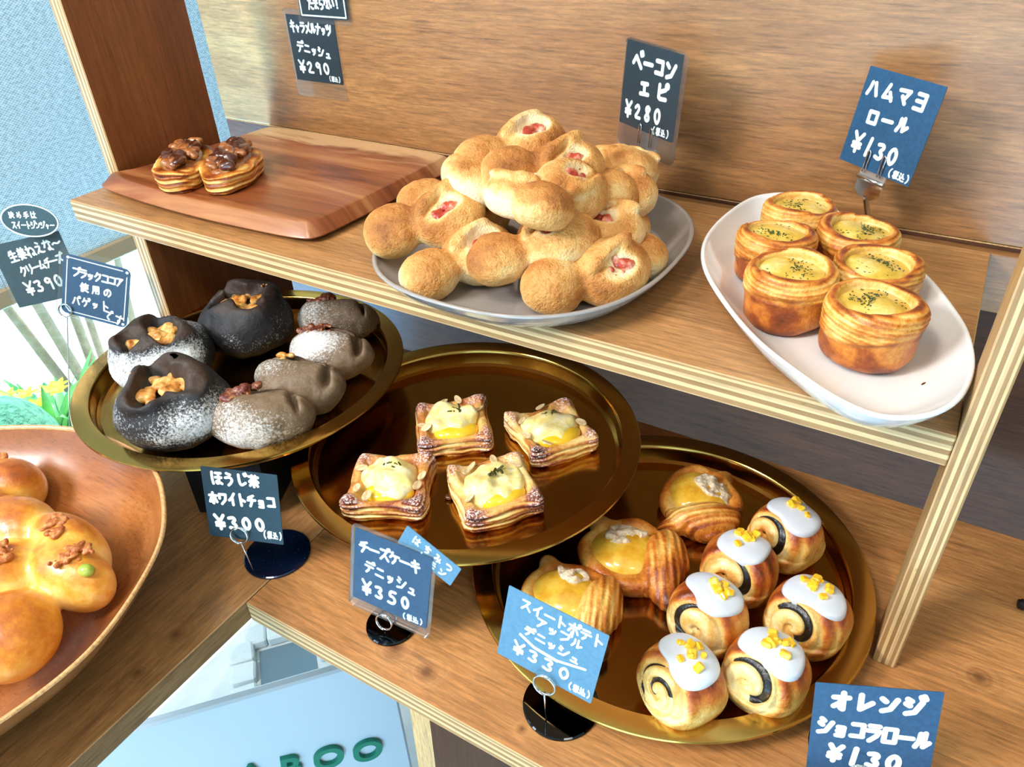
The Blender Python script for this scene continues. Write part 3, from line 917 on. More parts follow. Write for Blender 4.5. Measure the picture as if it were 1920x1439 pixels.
epis = [make_epi(s) for s in (11, 23, 37, 52)]
PILE = [
    ((-0.3516, -0.0020, 0.2255), (-0.3380, 0.0330, 0.2280), 0, 0.35, 'bacon roll lying lowest at the left front of the grey plate'),
    ((-0.3035, 0.0157, 0.2400), (-0.2758, 0.0448, 0.2470), 1, 0.15, 'bacon roll at the front centre of the heap with a long round head'),
    ((-0.2620, 0.0170, 0.2265), (-0.2335, 0.0510, 0.2295), 2, 0.75, 'bacon roll lowest at the right front, bacon showing in a round hole'),
    ((-0.4010, 0.0180, 0.2410), (-0.3690, 0.0420, 0.2490), 3, 0.55, 'bacon roll jutting over the left rim of the grey plate'),
    ((-0.4100, 0.0800, 0.2430), (-0.3840, 0.0935, 0.2470), 0, 0.3, 'bacon roll behind the one jutting over the left rim'),
    ((-0.2786, 0.0305, 0.2770), (-0.3190, 0.0610, 0.2680), 1, 0.25, 'bacon roll whose broad head lies on top of the front centre roll'),
    ((-0.2630, 0.1100, 0.2610), (-0.2821, 0.0749, 0.2740), 2, -0.55, 'bacon roll on the right shoulder of the heap with a narrow slit'),
    ((-0.3260, 0.0740, 0.2790), (-0.2968, 0.1004, 0.2780), 3, 0.5, 'bacon roll near the top of the heap, bacon curling at its right end'),
    ((-0.3610, 0.0860, 0.2830), (-0.3400, 0.1240, 0.2870), 0, 0.25, 'topmost bacon roll of the heap'),
    ((-0.3880, 0.1060, 0.2600), (-0.3630, 0.0720, 0.2690), 1, -0.45, 'bacon roll on the left shoulder of the heap, just under the topmost roll'),
    ((-0.2981, 0.1481, 0.2500), (-0.2640, 0.1300, 0.2530), 2, 0.5, 'bacon roll at the right of the heap below the roll by the sign clip'),
    ((-0.2830, 0.1090, 0.2440), (-0.2560, 0.0880, 0.2420), 3, 0.35, 'smooth bacon roll at the right, second layer above the plate'),
    ((-0.2330, 0.0920, 0.2265), (-0.2610, 0.1170, 0.2275), 0, -0.3, 'bacon roll on the plate behind the right front one'),
    ((-0.2960, 0.2010, 0.2490), (-0.2780, 0.1720, 0.2590), 1, -0.3, 'bacon roll at the back right just under the sign clip'),
    ((-0.3320, 0.1650, 0.2500), (-0.3000, 0.1540, 0.2560), 2, 0.3, 'bacon roll at the back of the heap behind the topmost roll'),
    ((-0.3800, 0.1280, 0.2310), (-0.3714, 0.0887, 0.2330), 3, 0.0, 'bacon roll deep in the heap at its left'),
    ((-0.3150, 0.1150, 0.2270), (-0.3000, 0.0780, 0.2270), 0, 0.0, 'bacon roll buried in the middle of the heap on the plate'),
]
used = set()
for hd, bd, k, roll, lab in PILE:
    t = epis[k]
    if k in used: t = copy_thing(t)
    used.add(k)
    a, b = Vector(hd), Vector(bd); X = (b - a).normalized()
    Z = Vector((0, 0, 1)); Y = Z.cross(X).normalized(); Z = X.cross(Y)
    R = Matrix(((X.x, Y.x, Z.x, 0), (X.y, Y.y, Z.y, 0), (X.z, Y.z, Z.z, 0), (0, 0, 0, 1)))
    t.matrix_world = Matrix.Translation((a + b) / 2) @ R @ Matrix.Rotation(roll, 4, 'X')
    tag(t, lab, 'bread roll', 'bacon rolls heaped on the grey plate')

# ------------------------------------------------------------------ ham mayonnaise rolls (white plate)
def herbs(name, n, rad, zf, seed, parent, size=0.0011):
    r = random.Random(seed); mb = MB()
    for i in range(n):
        q = rad * min(1.0, abs(r.gauss(0, 0.5))); a = r.uniform(0, 6.28)
        x, y = q * math.cos(a), q * math.sin(a); z = zf(x, y) + 0.0004
        s = size * r.uniform(0.5, 1.3); w = s * r.uniform(.3, .6); th = r.uniform(0, 3.14)
        mb.box((-s / 2, -w / 2, 0), (s / 2, w / 2, 0.0003), Matrix.Translation((x, y, z)) @ Matrix.Rotation(th, 4, 'Z') @ Matrix.Rotation(r.uniform(-.5, .5), 4, 'X'))
    o = mb.build(name, M['herb'], parent); o['kind'] = 'stuff'
    return o


def make_ham(seed):
    nf = noise_fn(seed, 70, 8, 2); r0 = random.Random(seed); nfl = noise_fn(seed + 2, 420, 8)
    R, Hh = 0.0272, 0.0415
    tilt = r0.uniform(-0.05, 0.05); ph = r0.uniform(0, 6.28)
    def zl(th): return 0.0235 + 0.0045 * np.sin(th + ph) + 0.0015 * np.sin(2 * th + ph * 2)
    def f(x, y, z):
        r = np.sqrt(x * x + y * y); th = np.arctan2(y, x)
        rr = R * (1 + 0.03 * np.sin(th + ph) + 0.015 * np.sin(3 * th + ph * 2)) + 0.0012 * sstep(0.0, 0.03, z) + 0.0012 * sstep(zl(th) - 0.001, zl(th) + 0.001, z)
        top = Hh + tilt * x + 0.0014 * np.sin(2 * th + ph)
        d = smax(r - rr, smax(z - top, -z, 0.004), 0.010)
        band = sstep(zl(th), zl(th) + 0.003, z)
        ph2 = z + 0.0030 * np.sin(th + ph) + 0.0030 * th / (2 * PI) + 0.0004 * nf(x, y, z)
        d = d + 0.00042 * np.sin(2 * PI * ph2 / 0.0030) * band * sstep(R * 0.55, R * 0.8, r)
        well = smax(np.sqrt((x / 1.02) ** 2 + (y * 1.02) ** 2) - R * 0.765 - 0.18 * (z - 0.038), 0.0335 - z, 0.004)
        d = smax(d, -well, 0.003)
        return d + 0.0006 * nf(x, y, z) + 0.00010 * nfl(x, y, z)
    def toast(x, y, z, nx, ny, nz):
        r = np.sqrt(x * x + y * y); th = np.arctan2(y, x)
        low = noise_fn(seed + 5, 190, 10, 2)(x, y, z)
        band = sstep(zl(th), zl(th) + 0.003, z)
        lay = np.sin(2 * PI * (z + 0.0030 * np.sin(th + ph) + 0.0030 * th / (2 * PI)) / 0.0030)
        t = (1 - band) * (0.50 + 0.24 * sstep(-0.6, 0.9, low) - 0.12 + 0.12 * sstep(0.008, 0.0, z)) + band * (0.30 + 0.10 * lay + 0.06 * low)
        t = t + 0.30 * sstep(R * .78, R * .86, r) * sstep(R * 1.0, R * 0.9, r) * (z > 0.034) + 0.08 * np.sin(th + ph + 1)
        return np.clip(np.where((r < R * 0.80) & (z > 0.02), 0.12, t), 0, 1)
    t = empty('ham_roll', (0, 0, -5))
    link('pastry_shell', snet('pastry_shell', f, (-0.034, -0.034, -0.001), (0.034, 0.034, 0.047), 0.0012, M['puff'],
         {'toast': toast, 'layer': lambda x, y, z, a, b, c: z, 'laminate': lambda x, y, z, a, b, c: sstep(0.020, 0.026, z) * 0.3}), t)
    ff = noise_fn(seed + 3, 150, 6)
    fl = lambda x, y, z: smax(ell(x, y, z, (0, 0, 0.0300), (0.030, 0.029, 0.0085)) + 0.0006 * ff(x, y, z), np.sqrt(x * x + y * y) - 0.0208, 0.0015)
    fi_ = link('filling', snet('filling', fl, (-0.023, -0.023, 0.025), (0.023, 0.023, 0.041), 0.0010, M['mayo']), t)
    herbs('herb_flakes', r0.choice((110, 150, 190)), 0.0165, lambda x, y: 0.0298 + 0.0085 * math.sqrt(max(0, 1 - (x * x + y * y) / 0.0295 ** 2)), seed, fi_, 0.0014)
    return t


hams = [make_ham(s) for s in (3, 8, 15)]
used = set()
for k, (x, y, rz, s, lab) in enumerate([
        (-0.1381, 0.1843, 0.3, 0.97, 'ham mayonnaise roll farthest back on the white plate'),
        (-0.1414, 0.1257, 1.4, 0.98, 'ham mayonnaise roll at the left, second row from the back'),
        (-0.0890, 0.1560, 2.2, 0.98, 'ham mayonnaise roll nearest the sign clip, thick with herbs'),
        (-0.1167, 0.0680, 3.3, 1.02, 'dark baked ham mayonnaise roll at the front left of the white plate'),
        (-0.0690, 0.1040, 4.1, 0.98, 'pale topped ham mayonnaise roll at the right of the white plate'),
        (-0.0615, 0.0455, 5.0, 1.03, 'ham mayonnaise roll standing foremost on the white plate')]):
    j = (k * 2 + 1) % 3
    t = hams[j]
    if j in used: t = copy_thing(t)
    used.add(j)
    t.location = (x, y + 0.0060, 0.2083); t.rotation_euler = (0, 0, rz); t.scale = (s, s, s)
    tag(t, lab, 'pastry', 'round ham rolls on the white plate')

# ------------------------------------------------------------------ orange chocolate rolls (right tray)
def make_orange(seed, handed=1, tight=1.0):
    r0 = random.Random(seed); nf = noise_fn(seed, 80, 8, 2)
    Rx, Rz, Ly = 0.0288, 0.0268, 0.0262
    cz = 0.0262; ph = r0.uniform(2.2, 3.4)
    ny_, nz_ = -0.80, 0.60
    def spiral(x, y, z):
        u, w = x * handed + 0.003, (z - 0.0235) * (-ny_) + y * nz_ + 0.0045
        r = np.sqrt(u * u + (w * 1.05) ** 2); th = np.arctan2(w, u)
        return r, np.mod(r / (0.0175 * tight) - (th + ph) / (2 * PI), 1.0), y * ny_ + (z - 0.0235) * nz_
    def f0(x, y, z):
        zz = (z - cz) / Rz
        k = (np.abs(x / Rx) ** 2.3 + np.abs(y / Ly) ** 2.6 * (1 - 0.25 * (zz < 0)) + np.abs(zz) ** 2.5) ** (1 / 2.45)
        d = (k - 1) * 0.026
        d = smax(d, -z, 0.005)
        return d + 0.0005 * nf(x, y, z)
    def f(x, y, z):
        d = f0(x, y, z)
        r, fr, q = spiral(x, y, z)
        end = sstep(0.008, 0.014, q) * sstep(0.0205, 0.0175, r)
        groove = sstep(0.0, 0.12, fr) * sstep(0.48, 0.36, fr)
        d = d + end * (0.0036 * groove - 0.0014)
        waist = np.exp(-((z - 0.0115 - 0.002 * np.sin(x * 60 + seed)) / 0.0016) ** 2) * sstep(-0.010, 0.0, y)
        return d + 0.0008 * waist
    def choc(x, y, z, nx, ny, nz):
        r, fr, q = spiral(x, y, z)
        u, w = x * handed + 0.003, (z - 0.0235) * (-ny_) + y * nz_ + 0.0045
        return sstep(-0.55, -0.15, np.cos(np.arctan2(w, u) - 0.75)) * sstep(0.04, 0.10, fr) * sstep(0.42, 0.35, fr) * sstep(0.0085, 0.0125, q) * sstep(0.0195, 0.0175, r) * sstep(0.0025, 0.0045, r)
    def toast(x, y, z, nx, ny, nz):
        low = noise_fn(seed + 5, 100, 8, 2)(x, y, z)
        end = sstep(0.010, 0.018, spiral(x, y, z)[2]) * sstep(0.024, 0.018, spiral(x, y, z)[0])
        return np.clip(0.32 + 0.34 * sstep(0.028, 0.05, z) * (1 - 0.8 * end) + 0.1 * low - 0.22 * end + 0.2 * sstep(0.012, 0.002, z) * (1 - end * 0.6) + 0.1 * sstep(0.012, 0.03, np.abs(y) * (y > 0)), 0, 1)
    t = empty('orange_roll', (0, 0, -5))
    link('rolled_dough', snet('rolled_dough', f, (-0.033, -0.032, -0.001), (0.033, 0.031, 0.057), 0.0012, M['roll'],
         {'toast': toast, 'choc': choc, 'layer': lambda x, y, z, a, b, c: spiral(x, y, z)[0] * 0.8, 'laminate': lambda x, y, z, a, b, c: 0.08 + 0.5 * sstep(0.006, 0.016, spiral(x, y, z)[2])}), t)
    ni = noise_fn(seed + 77, 120, 6)
    def ic(x, y, z):
        r = np.sqrt((x * 1.0) ** 2 + ((y - 0.0045) * 1.10) ** 2); th = np.arctan2(y, x)
        lim = 0.0218 + 0.0018 * np.sin(2 * th + seed) + 0.0018 * np.sin(3 * th + seed * 2)
        return smax(smax(f0(x, y, z) - 0.0022, r - lim, 0.0024), 0.038 - z, 0.002)
    ic_ = link('icing', snet('icing', ic, (-0.028, -0.026, 0.036), (0.028, 0.029, 0.059), 0.0011, M['icing']), t)
    n = r0.choice((6, 7, 8))
    for i in range(n):
        s = r0.uniform(0.0024, 0.0042); a = r0.uniform(0, 6.28); q = r0.uniform(0.001, 0.0125)
        x, y = q * math.cos(a), 0.0050 + q * 0.8 * math.sin(a)
        zz = 0.060
        while f0(np.array(x), np.array(y), np.array(zz)) > 0.0018 and zz > 0.03: zz -= 0.0004
        o = MB().box((-s, -s * 0.8, -s * 0.6), (s, s * 0.8, s * 0.6), None, s * 0.3).build('candied_orange', M['candied'], ic_, False, (x, y, zz + s * 0.45), (r0.uniform(-.5, .5), r0.uniform(-.5, .5), r0.uniform(0, 3)))
    return t


ZB = 0.0189 - 0.0174
for seed, hnd, tg, x, y, rz, lab in [
        (2, 1, 1.0, -0.0793, 0.0640, -0.50, 'orange iced roll farthest back on the right tray'),
        (5, 1, 1.25, -0.1023, 0.0135, -0.05, 'orange iced roll in the second row behind the front left pair'),
        (9, -1, 1.3, -0.1085, -0.0400, -0.30, 'orange iced roll at the left in the middle of the right tray'),
        (14, 1, 1.0, -0.0470, -0.0070, -0.18, 'orange iced roll nearest the post showing a dark swirl'),
        (21, -1, 0.62, -0.1065, -0.0985, -0.55, 'orange iced roll at the front left with a closed plain curl'),
        (27, 1, 1.0, -0.0600, -0.0655, -0.22, 'orange iced roll at the front right with a broad dark spiral')]:
    t = make_orange(seed, hnd, tg)
    t.location = (x, y - 0.002, ZB); t.rotation_euler = (0, 0, rz); t.scale = (0.95, 0.95, 0.95)
    tag(t, lab, 'pastry', 'iced orange chocolate rolls')

# ------------------------------------------------------------------ cheese danishes (middle tray)
def make_danish(seed):
    r0 = random.Random(seed); nf = noise_fn(seed, 110, 8, 2); S = 0.0335
    lift = [r0.uniform(0.002, 0.0065) for _ in range(4)]; tw = r0.uniform(0.10, 0.2)
    def geo(x, y):
        q = np.sqrt(x * x + y * y) + 1e-9
        a = tw * np.exp(-((np.abs(np.arctan2(np.abs(y), np.abs(x)) - PI / 4)) / 0.35) ** 2) * sstep(0.03, 0.05, q)
        xr, yr = x * np.cos(a) - y * np.sin(a), x * np.sin(a) + y * np.cos(a)
        m = (np.abs(xr) ** 7 + np.abs(yr) ** 7) ** (1 / 7)
        c = np.minimum(np.abs(xr), np.abs(yr)) / S
        edge = S * (0.985 + 0.055 * sstep(0.3, 1.0, c) + 0.012 * np.sin(3.1 * np.arctan2(y, x) + seed))
        L = (x > 0) * ((y > 0) * lift[0] + (y <= 0) * lift[1]) + (x <= 0) * ((y > 0) * lift[2] + (y <= 0) * lift[3])
        return xr, yr, m - edge, c, L
    def f(x, y, z):
        xr, yr, d2, c, L = geo(x, y)
        border = sstep(-0.0140, -0.0075, d2)
        top = 0.009 + border * (0.0085 + L * 0.8 * sstep(0.4, 0.95, c) - 0.002 * sstep(0.5, 0.0, c)) - 0.005 * sstep(-0.004, 0.001, d2) * (1 - 0.4 * sstep(.5, 1, c))
        d = smax(d2, smax((z - top) * 0.8, -z + 0.0006 * sstep(.5, 1, c) * 3, 0.002), 0.004)
        # folded strips crossing at the corners
        fold = np.sin((xr - yr) * 2 * PI / 0.02 + seed) * sstep(0.5, 0.9, c)
        d = d + 0.0003 * fold * border
        d = d + 0.0006 * np.sin(2 * PI * z / 0.0033 + 2 * nf(x * .3, y * .3, z * 0)) * sstep(-0.006, -0.001, d2)
        return d + 0.0007 * nf(x, y, z)
    def toast(x, y, z, nx, ny, nz):
        xr, yr, d2, c, L = geo(x, y)
        low = noise_fn(seed + 5, 90, 8, 2)(x, y, z)
        lay = np.sin(2 * PI * z / 0.0033)
        side = sstep(-0.005, -0.001, d2)
        return np.clip(0.30 + 0.30 * sstep(0.35, 0.85, c) * sstep(-0.014, -0.006, d2) * (1 - 0.75 * side * (z < 0.010)) + 0.12 * low + 0.1 * lay * side - 0.1 * sstep(-0.010, -0.016, d2) + 0.25 * sstep(0.004, 0.0, z), 0, 1)
    def sug(x, y, z, nx, ny, nz):
        xr, yr, d2, c, L = geo(x, y)
        return sstep(0.1, 0.7, nz) * sstep(-0.016, -0.009, d2) * (0.06 + 0.94 * sstep(0.35, 0.75, c))
    t = empty('cheese_danish', (0, 0, -5))
    link('pastry', snet('pastry', f, (-0.042, -0.042, -0.001), (0.042, 0.042, 0.030), 0.0012, M['danish'],
         {'toast': toast, 'sugar': sug, 'layer': lambda x, y, z, a, b, c: z, 'laminate': lambda x, y, z, a, b, c: sstep(-0.006, -0.001, geo(x, y)[2])}), t)
    nc = noise_fn(seed + 31, 190, 8, 2)
    fc = lambda x, y, z: ell(x, y, z, (0.0, 0.003, 0.0130), (0.0252, 0.0225, 0.0108)) + 0.0016 * nc(x, y, z)
    cr_ = link('cheese_cream', snet('cheese_cream', fc, (-0.031, -0.025, 0.004), (0.031, 0.031, 0.028), 0.0011, M['cream']), t)
    fu = lambda x, y, z: ell(x, y, z, (0.0015, -0.0115, 0.0115), (0.0205, 0.0125, 0.0078))
    link('lemon_curd', snet('lemon_curd', fu, (-0.023, -0.026, 0.003), (0.024, 0.004, 0.021), 0.0012, M['curd']), t)
    for i in range(7):
        b = MB(); s = r0.uniform(0.0016, 0.0030)
        b.box((-s * 1.3, -s * .35, -s * .3), (s * 1.3, s * .35, s * .3), None, s * .12)
        b.build('pistachio', M['pistachio'], cr_, False, (r0.uniform(-.004, .009), r0.uniform(.002, .011), 0.0240), (r0.uniform(-.5, .5), r0.uniform(-.5, .5), r0.uniform(0, 3)))
    for i in range(5):
        a = r0.uniform(0, 6.28)
        mb = MB(); n = 14
        up_ = [(0.0045 * math.cos(2 * PI * k / n) * (1 if math.cos(2 * PI * k / n) < 0 else 1.3), 0.003 * math.sin(2 * PI * k / n), 0.0005) for k in range(n)]
        mb.loft([[(p[0], p[1], -0.0003) for p in up_], up_], True, None, True, True)
        mb.build('almond_flake', M['almond'], t, False, (0.027 * math.cos(a), 0.027 * math.sin(a), 0.0188), (r0.uniform(-.5, .5), r0.uniform(-.5, .5), r0.uniform(0, 3)))
    return t


ZD = T2[2] - 0.0174
for seed, x, y, deg, s, lab in [(4, -0.3765, 0.0305, 42, 1.0, 'cheese danish at the back left of the middle tray'),
                                (13, -0.2925, 0.0650, 57, 1.0, 'cheese danish at the back right, turned cornerwise'),
                                (22, -0.3775, -0.0610, 30, 1.02, 'cheese danish at the front left beside the price sign'),
                                (33, -0.2975, -0.0240, 54, 1.0, 'cheese danish at the front right with the whitest cream')]:
    t = make_danish(seed)
    t.location = (x, y, ZD); t.rotation_euler = (0, 0, math.radians(deg)); t.scale = (s, s, s)
    tag(t, lab, 'pastry', 'square cheese danishes')

# ------------------------------------------------------------------ sweet potato apple danishes
def make_sweet(seed):
    nf = noise_fn(seed, 90, 8, 2); r0 = random.Random(seed)
    def base2(x, y):
        return np.abs(x / 0.045) ** 1.75 + np.abs(y / 0.038) ** 1.75
    def f(x, y, z):
        k = base2(x, y) ** (1 / 1.75)
        d = smax((k - 1) * 0.034, smax(z - 0.015 - 0.004 * sstep(.6, .95, k), -z, 0.003), 0.010)
        d = smax(d, -ell(x, y, z, (-0.006, 0, 0.027), (0.030, 0.0265, 0.0175)), 0.004)
        flap = ell(x, y, z, (0.024, 0.0, 0.0135), (0.0170, 0.0310, 0.0150))
        d = smin(d, flap, 0.004)
        tail = ell(x, y, z, (0.031, -0.031, 0.008), (0.016, 0.010, 0.009), -0.9)
        d = smin(d, tail, 0.005)
        tip = ell(x, y, z, (-0.030, 0.026, 0.009), (0.014, 0.010, 0.009), -0.8)
        d = smin(d, tip, 0.006)
        d = d + 0.00035 * np.sin(2 * PI * (y * 0.25 + x) / 0.0048 + 1.6 * nf(x * .5, y * .5, z * .5)) * sstep(0.010, 0.018, x)
        return smax(d, -z, 0.002) + 0.0007 * nf(x, y, z)
    def toast(x, y, z, nx, ny, nz):
        low = noise_fn(seed + 5, 90, 8, 2)(x, y, z)
        st = np.sin(2 * PI * (y * 0.25 + x) / 0.0048 + 1.6 * nf(x * .5, y * .5, z * .5))
        return np.clip(0.24 + 0.13 * low + sstep(0.010, 0.018, x) * (0.10 + 0.09 * st + 0.22 * sstep(0.030, 0.042, x)) + 0.4 * sstep(0.026, 0.040, np.abs(y)) + 0.3 * sstep(-0.036, -0.044, x) + 0.2 * sstep(0.003, 0, z), 0, 1)
    t = empty('sweet_potato_danish', (0, 0, -5))
    link('pastry', snet('pastry', f, (-0.052, -0.048, -0.001), (0.052, 0.044, 0.032), 0.0013, M['puff'],
         {'toast': toast, 'layer': lambda x, y, z, a, b, c: x + 0.2 * y, 'laminate': lambda x, y, z, a, b, c: 0.45 * sstep(0.008, 0.018, x) + 0.3 * sstep(0.012, 0.004, z)}), t)
    nc = noise_fn(seed + 31, 60, 6)
    fc = lambda x, y, z: smax(ell(x, y, z, (-0.006, 0, 0.0130), (0.0285, 0.0255, 0.0118)) + 0.0008 * nc(x, y, z), x - 0.014, 0.004)
    fi_ = link('filling', snet('filling', fc, (-0.036, -0.028, 0.004), (0.024, 0.028, 0.028), 0.0012, M['apple']), t)
    nk = noise_fn(seed + 41, 420, 8, 2)
    fk = lambda x, y, z: smax(fc(x, y, z) - 0.0012 + 0.0012 * nk(x, y, z), np.sqrt(((x + 0.008) / 1.2) ** 2 + (y - 0.009) ** 2) - 0.0125 + 0.003 * nk(x * .3, y * .3, z * 0), 0.001)
    link('crumble', snet('crumble', fk, (-0.028, -0.008, 0.010), (0.012, 0.026, 0.030), 0.0009, M['crumble']), fi_)
    return t


for seed, x, y, deg, lab in [(6, -0.1560, 0.0810, 8, 'sweet potato apple danish farthest back on the right tray'),
                             (17, -0.1830, -0.0030, 14, 'sweet potato apple danish in the middle with a broad folded flap'),
                             (29, -0.2050, -0.0650, 6, 'sweet potato apple danish half hidden by its price card')]:
    t = make_sweet(seed)
    t.location = (x, y, ZB); t.rotation_euler = (0, 0, math.radians(deg))
    if seed == 6: t.rotation_euler = (0, 0, math.radians(-62)); t.scale = (0.95, 0.95, 1.0)
    if seed == 29: t.scale = (0.92, 0.92, 1)
    tag(t, lab, 'pastry', 'sweet potato apple danishes')

# ------------------------------------------------------------------ caramel nut danishes (cutting board)
def make_caramel(seed):
    nf = noise_fn(seed, 90, 8, 2); r0 = random.Random(seed)
    def f(x, y, z):
        k = (np.abs(x / 0.0435) ** 3.2 + np.abs(y / ((0.0228 + 0.0030 * sstep(0, .024, z)) * (1 - 0.22 * sstep(0.012, 0.040, np.abs(x))))) ** 3.2) ** (1 / 3.2)
        d = smax((k - 1) * 0.023, smax(z - 0.0235, -z, 0.003), 0.006)
        d = smax(d, -ell(x, y, z, (0, 0, 0.031), (0.036, 0.0185, 0.018)), 0.004)
        d = d + 0.0008 * np.sin(2 * PI * (z + 0.0022 * np.sin(x * 70 + 3 * nf(x * .3, y * .3, z * .3))) / 0.0044) * 0.6 * sstep(0.55, 0.95, k)
        return d + 0.0006 * nf(x, y, z)
    def toast(x, y, z, nx, ny, nz):
        low = noise_fn(seed + 5, 90, 8, 2)(x, y, z)
        return np.clip(0.36 + 0.15 * low + 0.16 * np.sin(2 * PI * (z + 0.0022 * np.sin(x * 70 + 3 * nf(x * .3, y * .3, z * .3))) / 0.0044) + 0.35 * sstep(0.005, 0.0, z) + 0.3 * sstep(0.5, 1, nz), 0, 1)
    t = empty('caramel_nut_danish', (0, 0, -5))
    link('pastry', snet('pastry', f, (-0.048, -0.030, -0.001), (0.048, 0.030, 0.028), 0.0013, M['puff'],
         {'toast': toast, 'layer': lambda x, y, z, a, b, c: z, 'laminate': lambda x, y, z, a, b, c: 1.0 + 0 * x}), t)
    nc = noise_fn(seed + 31, 160, 8, 2)
    fc = lambda x, y, z: ell(x, y, z, (0.002, 0, 0.0190), (0.0345, 0.0180, 0.0090)) + 0.0014 * nc(x, y, z)
    ca_ = link('caramel', snet('caramel', fc, (-0.037, -0.022, 0.006), (0.040, 0.022, 0.031), 0.0012, M['nutlight']), t)
    nuts = [blob('nut', (r0.uniform(.0062, .0085), r0.uniform(.0045, .0062), r0.uniform(.004, .005)), M['nutdark' if q % 5 < 2 else 'nutlight'], seed + q, 0.28, 2.0) for q in range(5)]
    for i in range(27):
        x = -0.027 + 0.058 * (i % 9) / 8 + r0.uniform(-.003, .003); y = (-0.010 + 0.010 * (i // 9) + r0.uniform(-.003, .003)) * (1 - abs(x) / .06)
        z = 0.0282 + r0.uniform(-.001, .003) + 0.0035 * (1 - abs(x) / .03) * (1 - (y / .016) ** 2)
        link('nut', nuts[i % 5], ca_, (x, y, z), (r0.uniform(-.6, .6), r0.uniform(-.6, .6), r0.uniform(0, 3)))
    return t


for seed, x, y, deg, lab in [(7, -0.7120, 0.0690, 126, 'caramel nut danish on the left of the cutting board'), (19, -0.6640, 0.0870, 120, 'caramel nut danish on the right of the pair, one nut sticking up')]:
    t = make_caramel(seed)
    t.location = (x, y, 0.2195); t.rotation_euler = (0, 0, math.radians(deg)); t.scale = (1.1, 1.08, 0.88)
    if seed == 19:
        link('nut', [c for c in t.children if c.name.startswith('caramel')][0].children[0].data, [c for c in t.children if c.name.startswith('caramel')][0], (0.026, 0.004, 0.0325), (0.3, 0.9, 0.4))
    tag(t, lab, 'pastry', 'caramel nut danishes')

# ------------------------------------------------------------------ dark breads (left tray)
def make_dark(seed, squash=1.0):
    nf = noise_fn(seed, 70, 8, 2); ncv = noise_fn(seed + 3, 130, 8, 2); nfd = noise_fn(seed + 6, 600, 10); r0 = random.Random(seed); ph = r0.uniform(0, 6.28); n = r0.choice((3, 4))
    cy = 0.004
    def cav(x, y, z):
        th = np.arctan2(y - cy, x)
        k = 1 + 0.30 * np.cos(n * th + ph) + 0.12 * np.cos(5 * th + 2 * ph)
        return ell(x / k, cy + (y - cy) / k, z, (0, cy, 0.0685), (0.0300, 0.0250, 0.0235)) + 0.0026 * ncv(x, y, z)
    def f(x, y, z):
        d = ell(x, y, z, (0, 0, 0.0315), (0.0490, 0.0465, 0.0330))
        th = np.arctan2(y - cy, x); r = np.sqrt(x * x + (y - cy) ** 2)
        rim = ell(r, 0 * r, z, (0.0245 * (1 + 0.2 * np.cos(n * th + ph)), 0, 0.0565), (0.0110, 1, 0.0078))
        d = smin(d, rim, 0.010)
        d = smax(d, -cav(x, y, z), 0.0035)
        d = d + 0.0020 * nf(x, y, z) * sstep(0.035, 0.055, z) + 0.0008 * nf(x * 2, y * 2, z * 2) + 0.00015 * nfd(x, y, z)
        return smax(d, -z, 0.008)
    def toast(x, y, z, nx, ny, nz):
        return np.clip(sstep(0.050, 0.062, z) * 0.8 + sstep(0.004, -0.003, cav(x, y, z)) * 0.8, 0, 1)
    def flour(x, y, z, nx, ny, nz):
        low = noise_fn(seed + 8, 45, 6)(x, y, z)
        return np.clip((0.25 + 0.75 * sstep(0.064, 0.048, z) * sstep(0.012, 0.034, z)) * (0.26 + 0.28 * low) - sstep(0.006, 0.0, cav(x, y, z)), 0, 1)
    t = empty('black_cocoa_bread', (0, 0, -5))
    link('crust', snet('crust', f, (-0.053, -0.051, -0.001), (0.053, 0.051, 0.070), 0.0019, M['dark'], {'toast': toast, 'flour': flour}), t)
    nc = noise_fn(seed + 31, 130, 8, 2)
    link('cheese_filling', cluster('cheese_filling', 46, .0245, .0205, .0030, .0058, .0040, M['cheese'], seed + 31, 0.0012, 0.0005), t, (0, cy, 0.0508))
    a = r0.uniform(0, 6.28)
    link('cheese_crumb', cluster('cheese_crumb', 6, .005, .003, .0009, .0017, .0012, M['cheese'], seed), t, (0.0275 * math.cos(a), cy + 0.0245 * math.sin(a), 0.0632), (0, 0, a + 1.57))
    return t


ZT1 = T1[2] - 0.0174
for seed, x, y, deg, s, lab in [(12, -0.6220, 0.0245, 20, 0.97, 'black cocoa bread at the back of the left tray'),
                                (26, -0.6440, -0.0605, 100, 0.98, 'black cocoa bread at the far left of the tray'),
                                (41, -0.5670, -0.1090, 200, 1.0, 'floury black cocoa bread at the front of the left tray')]:
    t = make_dark(seed); t.location = (x, y, ZT1); t.rotation_euler = (0, 0, math.radians(deg)); t.scale = (s, s, s)
    tag(t, lab, 'bread', 'round black cocoa breads')


